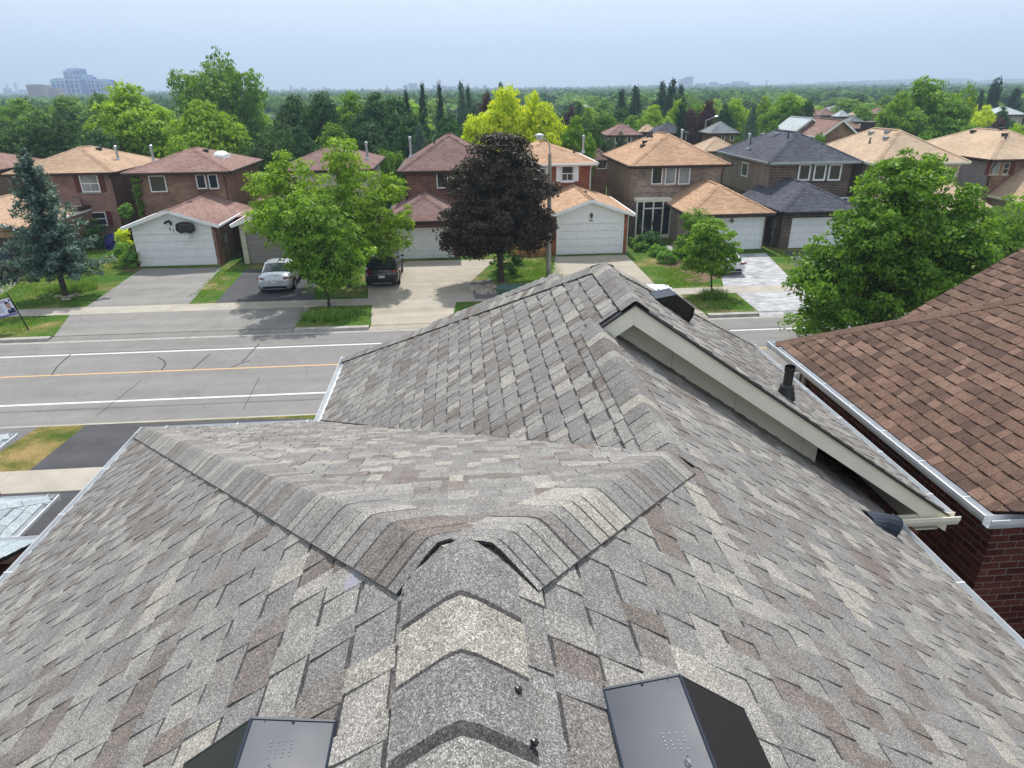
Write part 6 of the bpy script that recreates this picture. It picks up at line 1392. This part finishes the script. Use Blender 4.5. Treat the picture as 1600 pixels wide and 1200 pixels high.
bgt = [
 ('bushy dark juniper at the far left behind the brown roof', 22, 176, 48, 70, 'airy', 'lf_cedar'), ('dark spiky juniper left of the big bright maple', 78, 188, 40, 70, 'airy', 'lf_cedar'),
 ('large bright green maple behind the beige roof', 190, 134, 82, 72, 'round', 'lf_bright'), ('bright green maple behind the brown roof of house 61', 310, 160, 68, 67, 'round', 'lf_bright'),
 ('tall airy tree standing above the bright maples', 318, 80, 62, 96, 'airy', 'lf_green'), ('darker right half of the tall airy tree group', 372, 104, 42, 99, 'airy', 'lf_green'),
 ('mid green tree right of the tall airy trees', 412, 196, 46, 64, 'airy', 'lf_cedar'), ('low dark tree behind the left edge houses', 140, 205, 50, 66, 'round', 'lf_dark'),
 ('grey green round tree beyond the spiky juniper', 110, 152, 50, 125, 'round', 'lf_green'), ('light green tree at the far left horizon', 30, 156, 45, 120, 'round', 'lf_green'), ('grey tree under the blue towers', 62, 154, 34, 140, 'airy', 'lf_cedar'), ('light olive tree left of the bright maple', 150, 146, 30, 115, 'airy', 'lf_green'),
 ('leftmost tree of the dark tree belt', 455, 152, 46, 80, 'round', 'lf_cedar'), ('second dark tree of the belt, with a ragged top', 497, 148, 44, 76, 'round', 'lf_dark'), ('third dark tree of the belt', 543, 147, 46, 82, 'round', 'lf_green'), ('fourth dark tree of the belt, above the mauve roof', 586, 148, 44, 77, 'round', 'lf_dark'), ('fifth dark tree of the belt', 618, 154, 40, 80, 'round', 'lf_dark'),
 ('dark tree low in the belt behind the cream house', 520, 196, 46, 68, 'round', 'lf_green'), ('dark tree low in the belt left of the flue', 465, 200, 40, 70, 'round', 'lf_dark'), ('dark tree low in the belt above the second flue', 575, 195, 40, 70, 'round', 'lf_dark'), ('dark tree below the slim spires', 640, 180, 40, 70, 'round', 'lf_dark'), ('dark tree right of the slim spires', 700, 178, 42, 70, 'round', 'lf_dark'),
 ('leftmost slim dark spire of the belt', 634, 142, 15, 78, 'conifer', 'lf_spruce'), ('tallest slim dark spire of the belt', 659, 131, 17, 76, 'conifer', 'lf_spruce'), ('slim dark spire third from the left', 686, 130, 16, 77, 'conifer', 'lf_spruce'),
 ('left of the two thin topped blue spruces', 720, 129, 20, 80, 'conifer', 'lf_blue'), ('right of the two thin topped blue spruces', 731, 135, 16, 84, 'conifer', 'lf_blue'), ('broad blue green spruce behind the mauve brick house', 655, 196, 30, 62, 'conifer', 'lf_blue'), ('dark blue spruce left of the yellow tree', 740, 165, 30, 72, 'conifer', 'lf_blue'),
 ('reddish dark tree left of the yellow crown', 757, 146, 18, 84, 'round', 'lf_plum'), ('dark tree top behind the yellow crown', 782, 132, 14, 82, 'round', 'lf_cedar'),
 ('green tree between the cream and the mauve roofed houses', 603, 234, 32, 62, 'airy', 'lf_green'),
 ('yellow green tree behind the orange brick house', 790, 140, 62, 64, 'round', 'lf_yellow'), ('right lobe of the yellow green tree', 850, 163, 48, 63.5, 'round', 'lf_yellow'), ('low left limb of the yellow green tree', 742, 184, 36, 63, 'round', 'lf_yellow'), ('upper right lobe of the yellow green tree', 828, 147, 30, 65, 'round', 'lf_yellow'),
 ('dark green tree right of the yellow tree', 900, 184, 34, 62, 'round', 'lf_green'), ('dark cedar behind the tan roof flue', 922, 196, 22, 66, 'airy', 'lf_cedar'), ('greyish tree behind the mauve extension', 936, 204, 24, 80, 'airy', 'lf_cedar'),
 ('plum tree beyond the yellow tree', 892, 168, 20, 105, 'round', 'lf_plum'), ('dark tree beyond the plum tree', 905, 160, 18, 98, 'conifer', 'lf_dark'), ('bright small tree right of the plum tree', 920, 168, 18, 110, 'round', 'lf_bright'), ('pale tree in the middle distance above the brown roof', 945, 156, 20, 170, 'round', 'lf_green'), ('dark leafy tree over the brown roofed far house', 950, 176, 30, 95, 'round', 'lf_green'), ('dark leafy tree behind the brown roofed far house', 975, 172, 30, 98, 'round', 'lf_dark'), ('green tree over the tan far roof', 985, 182, 30, 92, 'round', 'lf_green'),
 ('left of the two dark conifers', 972, 140, 24, 118, 'conifer', 'lf_spruce'), ('right of the two dark conifers', 994, 135, 26, 116, 'conifer', 'lf_spruce'), ('tall dark spruce near the hazy towers, left trunk', 1036, 128, 20, 128, 'conifer', 'lf_spruce'), ('tall dark spruce near the hazy towers, middle trunk', 1052, 124, 25, 126, 'conifer', 'lf_spruce'), ('dark spruce right of the tall ones', 1065, 133, 18, 130, 'conifer', 'lf_spruce'),
 ('light green rounded tree above the charcoal far roof', 1022, 166, 34, 96, 'round', 'lf_bright'), ('bright tree right of the light rounded one', 1058, 158, 20, 100, 'round', 'lf_bright'), ('slim dark column above the grey roof', 1066, 154, 10, 84, 'column', 'lf_spruce'), ('pale green tree behind the plum trees', 1092, 149, 28, 118, 'airy', 'lf_green'), ('plum tree left of the far street lamp', 1080, 172, 16, 95, 'round', 'lf_plum'), ('larger plum tree above the grey roof', 1110, 157, 22, 98, 'round', 'lf_plum'), ('dark green tree behind the grey roof', 1133, 165, 20, 92, 'round', 'lf_dark'),
 ('bright green tree right of the plum trees', 1152, 156, 28, 104, 'round', 'lf_bright'), ('blue spruce right of the grey roof', 1178, 163, 21, 77, 'conifer', 'lf_blue'), ('bright tree behind the blue spruce', 1196, 152, 26, 112, 'round', 'lf_bright'), ('dark green maple above the charcoal roof', 1228, 149, 34, 96, 'round', 'lf_green'), ('second dark maple above the charcoal roof', 1262, 158, 24, 94, 'round', 'lf_dark'), ('low bright tree behind the charcoal roof', 1210, 190, 20, 80, 'round', 'lf_green'),
 ('round green tree on the far right street', 1348, 166, 22, 112, 'round', 'lf_green'), ('dark bush tree by the lone brown roof', 1388, 172, 12, 108, 'round', 'lf_dark'), ('leafy tree left behind the lone brown roof', 1385, 150, 26, 165, 'round', 'lf_green'), ('small dark tree on the far right ridge', 1404, 140, 6, 150, 'column', 'lf_spruce'),
 ('biggest leafy tree on the right, main crown', 1462, 124, 64, 84, 'round', 'lf_green'), ('left part of the biggest right tree', 1412, 146, 36, 82, 'round', 'lf_maple'), ('lower left part of the biggest right tree', 1428, 176, 42, 80, 'round', 'lf_green'), ('lower right part of the biggest right tree', 1500, 168, 34, 82, 'round', 'lf_green'), ('right shoulder of the biggest right tree', 1490, 134, 34, 86, 'airy', 'lf_green'), ('green tree behind the right sand roof', 1520, 196, 28, 72, 'round', 'lf_green'),
 ('yellow green tree right of the biggest tree', 1522, 150, 14, 105, 'round', 'lf_yellow'), ('second yellow green tree near the plum shrub', 1545, 166, 22, 96, 'round', 'lf_yellow'), ('plum shrub tree behind the dark roof', 1562, 186, 20, 90, 'round', 'lf_plum'), ('tall slim dark poplar, left one', 1557, 124, 8, 130, 'column', 'lf_spruce'), ('tall slim dark poplar, right one', 1566, 121, 8, 131, 'column', 'lf_spruce'), ('dark conifer group left of the poplars', 1535, 142, 16, 132, 'conifer', 'lf_spruce'), ('dark conifer group right of the poplars', 1590, 138, 24, 128, 'conifer', 'lf_spruce'), ('dark round tree before the pale metal roof', 1570, 168, 18, 100, 'round', 'lf_dark'),
 ('bright green tree cut by the right frame behind the sand roof', 1594, 196, 24, 66, 'round', 'lf_bright'), ('pale shrub tree top between the two sand roofs', 1441, 208, 14, 62, 'airy', 'lf_shrub'), ('three clipped cedars beside the far brick house window', 973, 206, 9, 72, 'column', 'lf_spruce'), ('small shrub with yellow leaves beyond the charcoal roof', 1286, 208, 12, 70, 'airy', 'lf_shrub'),
]
for q in bgt: put(*q)
# unlabelled-looking suburb canopy, still tree by tree, between the far street and the mass
rb = random.Random(77); mats = ['lf_green']*5+['lf_dark']*2+['lf_maple', 'lf_bright', 'lf_cedar', 'lf_spruce']
n_ = 0
for row, Yr in enumerate((135, 160, 190, 225, 265)):
    hwid = Yr*.92; x = -hwid+rb.uniform(0, 5)
    while x < hwid and n_ < 150:
        m = rb.choice(mats); kd = 'conifer' if m == 'lf_spruce' else ('airy' if m == 'lf_cedar' else 'round'); hgt = rb.uniform(6.3, 8.6)*(1.05 if kd == 'conifer' else 1); yy = Yr+rb.uniform(-9, 9)
        X, Y_ = proj((x, yy, hgt)); 
        put('leafy suburban tree in the hazy canopy beyond the far street', X, Y_, CF*rb.uniform(4.2, 6.2)/yy, yy, kd, m, 'trees of the distant suburban canopy'); n_ += 1
        x += rb.uniform(8, 13)+Yr*.03
# ---------------------------------------------------------------- far woodland mass
rng = np.random.default_rng(5); VV = []; TT = []; Yq = 285.
while Yq < 2500:
    step = 7+Yq*.022; wid = Yq*.95; nx = int(2*wid/(step*.95)); xs = np.linspace(-wid, wid, nx)+rng.uniform(-.4, .4, nx)*step; ys = Yq+rng.uniform(-.45, .45, nx)*step
    for x, y in zip(xs, ys):
        if rng.random() < .06: continue
        h = rng.uniform(6.0, 9.3)+min(1., Yq/3000)*1.0; R_ = step*.62*rng.uniform(.75, 1.2); k = 46 if Yq < 700 else (26 if Yq < 1600 else 16)
        d = rng.normal(0, 1, (k, 3)); d /= np.linalg.norm(d, axis=1)[:, None]; d[:, 2] = np.abs(d[:, 2]); C = np.array([x, y, h*.45])+d*np.array([R_, R_, h*.5])*rng.uniform(.82, 1.05, k)[:, None]
        V, t = leafquads(rng, C, d*1.5, R_*(.34 if k > 30 else .5 if k > 20 else .65), .8, rng.choice([.15, .3, .45, .6, .8]), .1); VV.append(V); TT.append(t)
    Yq += step*.9
M['lf_wood'] = leafmat('woodland_leaves', L_((.01, .032, .012), (.03, .075, .018), (.06, .12, .028), (.1, .17, .04)), .2, .9, .0)
V = np.concatenate(VV); print('wood quads', len(V)); o = quads('woodland', V, np.concatenate(TT), M['lf_wood'], None, 'stuff'); tag(o, 'tree canopy stretching to the horizon', 'woodland')
# ---------------------------------------------------------------- ridge of hills, right half
k = NT('wooded_hill', .95, .1); k.col(k.ramp(k.noise(.02, 6, rough=.7), [(.35, (.012, .035, .014, 1)), (.65, (.05, .09, .03, 1))])); M['hill'] = k.m
def ridge(name, prof, Yd, depth, seed):
    r = np.random.default_rng(seed); xs = np.linspace(prof[0][0], prof[-1][0], 260); tops = np.interp(xs, [p[0] for p in prof], [p[1] for p in prof]); V = []; F = []
    for i, (a, b) in enumerate(zip(xs, tops)):
        c = hit(a, b, 1, Yd); jt = r.normal(0, 1.6); z = max(1, c[2]+jt)
        V += [(c[0], Yd-depth, -1), (c[0]*(1-.3*depth/Yd), Yd-depth*.55, z*.45+r.normal(0, 1)), (c[0]*(1-.1*depth/Yd), Yd-depth*.2, z*.82+r.normal(0, 1)), (c[0], Yd, z), (c[0], Yd+depth*.5, z*.7), (c[0], Yd+depth, -1)]
    for i in range(len(xs)-1):
        for j in range(5): F.append((i*6+j, (i+1)*6+j, (i+1)*6+j+1, i*6+j+1))
    me = mesh(name, V, F, M['hill']); 
    return link(name, me, None, kind='structure')
ridge('hills', [(1120, 140), (1180, 134), (1250, 131), (1320, 128), (1420, 124), (1510, 122.5), (1525, 129), (1545, 125), (1640, 121)], 2650, 300, 3)
ridge('hills', [(-60, 156), (200, 151), (400, 148), (600, 145), (800, 143), (900, 143), (1000, 141), (1100, 140), (1250, 138), (1400, 136), (1700, 131)], 2900, 240, 4)
# ---------------------------------------------------------------- towers in the haze
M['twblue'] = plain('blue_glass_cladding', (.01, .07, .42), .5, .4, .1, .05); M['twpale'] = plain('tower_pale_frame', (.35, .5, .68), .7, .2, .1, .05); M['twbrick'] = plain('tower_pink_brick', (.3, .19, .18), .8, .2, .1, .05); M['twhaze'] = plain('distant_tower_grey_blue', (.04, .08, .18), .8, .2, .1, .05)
def tower(label, x0, x1, top, Yd, mat, floors=True, group=None, dp=None):
    A = hit(x0, top, 1, Yd); B = hit(x1, top, 1, Yd); t = thing('tower', label, 'tower', ((A[0]+B[0])/2, Yd, 0), group); w_ = B[0]-A[0]; mb = MB(); dp = dp or max(20, w_*.7); mb.box(A[0], B[0], Yd, Yd+dp, 0, A[2]); mb.build('block', M[mat], t)
    if floors:
        q = MB(); z = 6
        while z < A[2]-2: q.box(A[0]-.6, B[0]+.6, Yd-.8, Yd+.4, z, z+1.1); z += 6.5
        for xx in np.linspace(A[0], B[0], 4): q.box(xx-.9, xx+.9, Yd-1.1, Yd-.81, 0, A[2]+.5)
        q.box(A[0]-.8, B[0]+.8, Yd-1.2, Yd+2, A[2]-2.2, A[2]+.7); q.build('balconies', M['twpale' if mat == 'twblue' else mat], t)
    return t
YT = 1100
for i, (a, b, c, dy) in enumerate(((79, 100, 125, 0), (84, 98, 123, 40), (100, 122, 124, 10), (104, 124, 107.5, 90), (99, 112, 111, 80), (116, 134, 117, 60), (128, 140, 120, 50), (136, 151, 124, 40), (148, 168, 124.5, 30), (160, 172, 128, 20))):
    tower(['leftmost low block of the blue glass towers', 'rear left block of the blue glass towers', 'front middle block of the blue glass towers', 'tallest tower of the blue glass group', 'step left of the tallest blue glass tower', 'tower right of the tallest blue glass one', 'stepped block fourth from the right of the blue towers', 'third block from the right of the blue towers', 'second block from the right of the blue towers', 'rightmost block of the blue glass towers'][i], a, b, c, YT+dy, 'twblue', True, 'blue glass towers')
tower('pinkish apartment block with rounded top left of the blue towers', 42, 66, 133, 1000, 'twbrick', True); tower('lower right wing of the pinkish apartment block', 64, 88, 138, 1015, 'twbrick', True)
rr = random.Random(12)
sk_ = [(4, 8, 138), (12, 18, 143), (28, 32, 140), (402, 405, 140), (412, 416, 142), (455, 468, 143), (480, 488, 143), (490, 498, 142), (512, 540, 142), (620, 626, 138), (630, 636, 133), (638, 651, 130), (676, 684, 133), (690, 698, 134), (698, 712, 135), (714, 722, 131), (722, 726, 133), (755, 760, 133), (740, 750, 140), (765, 775, 138), (828, 838, 139), (880, 890, 141), (890, 898, 139), (912, 925, 139), (935, 945, 139), (955, 960, 137), (965, 978, 139), (1015, 1028, 133), (1030, 1034, 136), (1064, 1071, 124), (1071, 1077, 122), (1075, 1084, 119.5), (1091, 1104, 130), (1113, 1122, 128), (1120, 1136, 131), (1140, 1152, 130), (1150, 1162, 127), (1165, 1171, 129)]
def where(x):
    for lim, q in ((40, 'left of the pinkish apartment block'), (420, 'just right of the tall airy tree'), (500, 'over the left half of the dark tree belt'), (560, 'over the middle of the dark tree belt'), (629, 'left of the slim dark spires'), (660, 'behind the slim dark spires'), (704, 'between the slim spires and the blue spruces'), (730, 'behind the thin topped blue spruces'), (780, 'left of the yellow tree top'), (850, 'right of the yellow tree top'), (905, 'far beyond the yellow tree, to its right'), (950, 'left of the two dark conifers'), (985, 'behind the two dark conifers'), (1040, 'between the dark conifers and the tall dark spruces'), (1090, 'in the cluster right of the tall dark spruces'), (1125, 'above the plum trees'), (1158, 'left of the blue ridge'), (2000, 'where the blue ridge begins')):
        if x < lim: return q
SEEN = {}
def once(s_):
    SEEN[s_] = SEEN.get(s_, 0)+1; return s_ if SEEN[s_] == 1 else s_+(', second one' if SEEN[s_] == 2 else ', third one')
for a, b, c in sk_: tower(once(('narrow' if b-a < 7 else 'broad' if b-a > 12 else 'mid-width')+(', taller' if c < 132 else ', low' if c > 139 else '')+' hazy tower '+where(a)), a, b, c, 2350+rr.uniform(-120, 120), 'twhaze', False, 'towers of the distant skyline', 30)
# transmission pylons and cranes
def pylon(label, x, top, Yd, group):
    p = hit(x, top, 1, Yd); t = thing('pylon', label, 'pylon', (p[0], Yd, 0), group); mb = MB(); hh = p[2]; w_ = hh*.11
    for s in (-1, 1):
        for q in (-1, 1): mb.beam((p[0]+s*w_, Yd+q*w_, 0), (p[0]+s*w_*.15, Yd+q*w_*.15, hh), .7, .7)
    for z in (.72, .84, .95): mb.beam((p[0]-w_*1.3, Yd, hh*z), (p[0]+w_*1.3, Yd, hh*z), .6, .9)
    for j in range(6): mb.beam((p[0]-w_*(1-.14*j), Yd, hh*j/6.5), (p[0]+w_*(1-.14*(j+1)), Yd, hh*(j+1)/6.5), .5, .5); mb.beam((p[0]+w_*(1-.14*j), Yd, hh*j/6.5), (p[0]-w_*(1-.14*(j+1)), Yd, hh*(j+1)/6.5), .5, .5)
    mb.build('lattice', M['twhaze'], t)
for x, y in ((418, 136), (454, 133), (473, 136), (505, 135), (605, 134), (1198, 125), (1240, 128), (1252, 128), (1281, 127), (1292, 128), (1322, 126)): pylon('transmission pylon on the hazy horizon', x, y, 2000 if x < 700 else 2450, 'pylons on the horizon')
for x, y in ((10, 132), (23, 130)): pylon('thin mast left of the pinkish apartment block', x, y, 2300, 'masts at the left horizon')
# ================================================================ haze
mb = MB(); mb.box(-4700, 4700, -350, 4800, -1.5, 260)
hz = mb.build('haze', [], kind='stuff')
hm = bpy.data.materials.new('haze'); hm.use_nodes = True; hn = hm.node_tree; hn.nodes.clear()
ho = hn.nodes.new('ShaderNodeOutputMaterial'); hv = hn.nodes.new('ShaderNodeVolumePrincipled')
hv.inputs['Color'].default_value = (.6, .78, 1, 1); hv.inputs['Density'].default_value = .0005; hv.inputs['Anisotropy'].default_value = .2
hn.links.new(hv.outputs[0], ho.inputs['Volume']); hz.data.materials.append(hm)
hz['label'] = 'thin summer haze over the suburb'
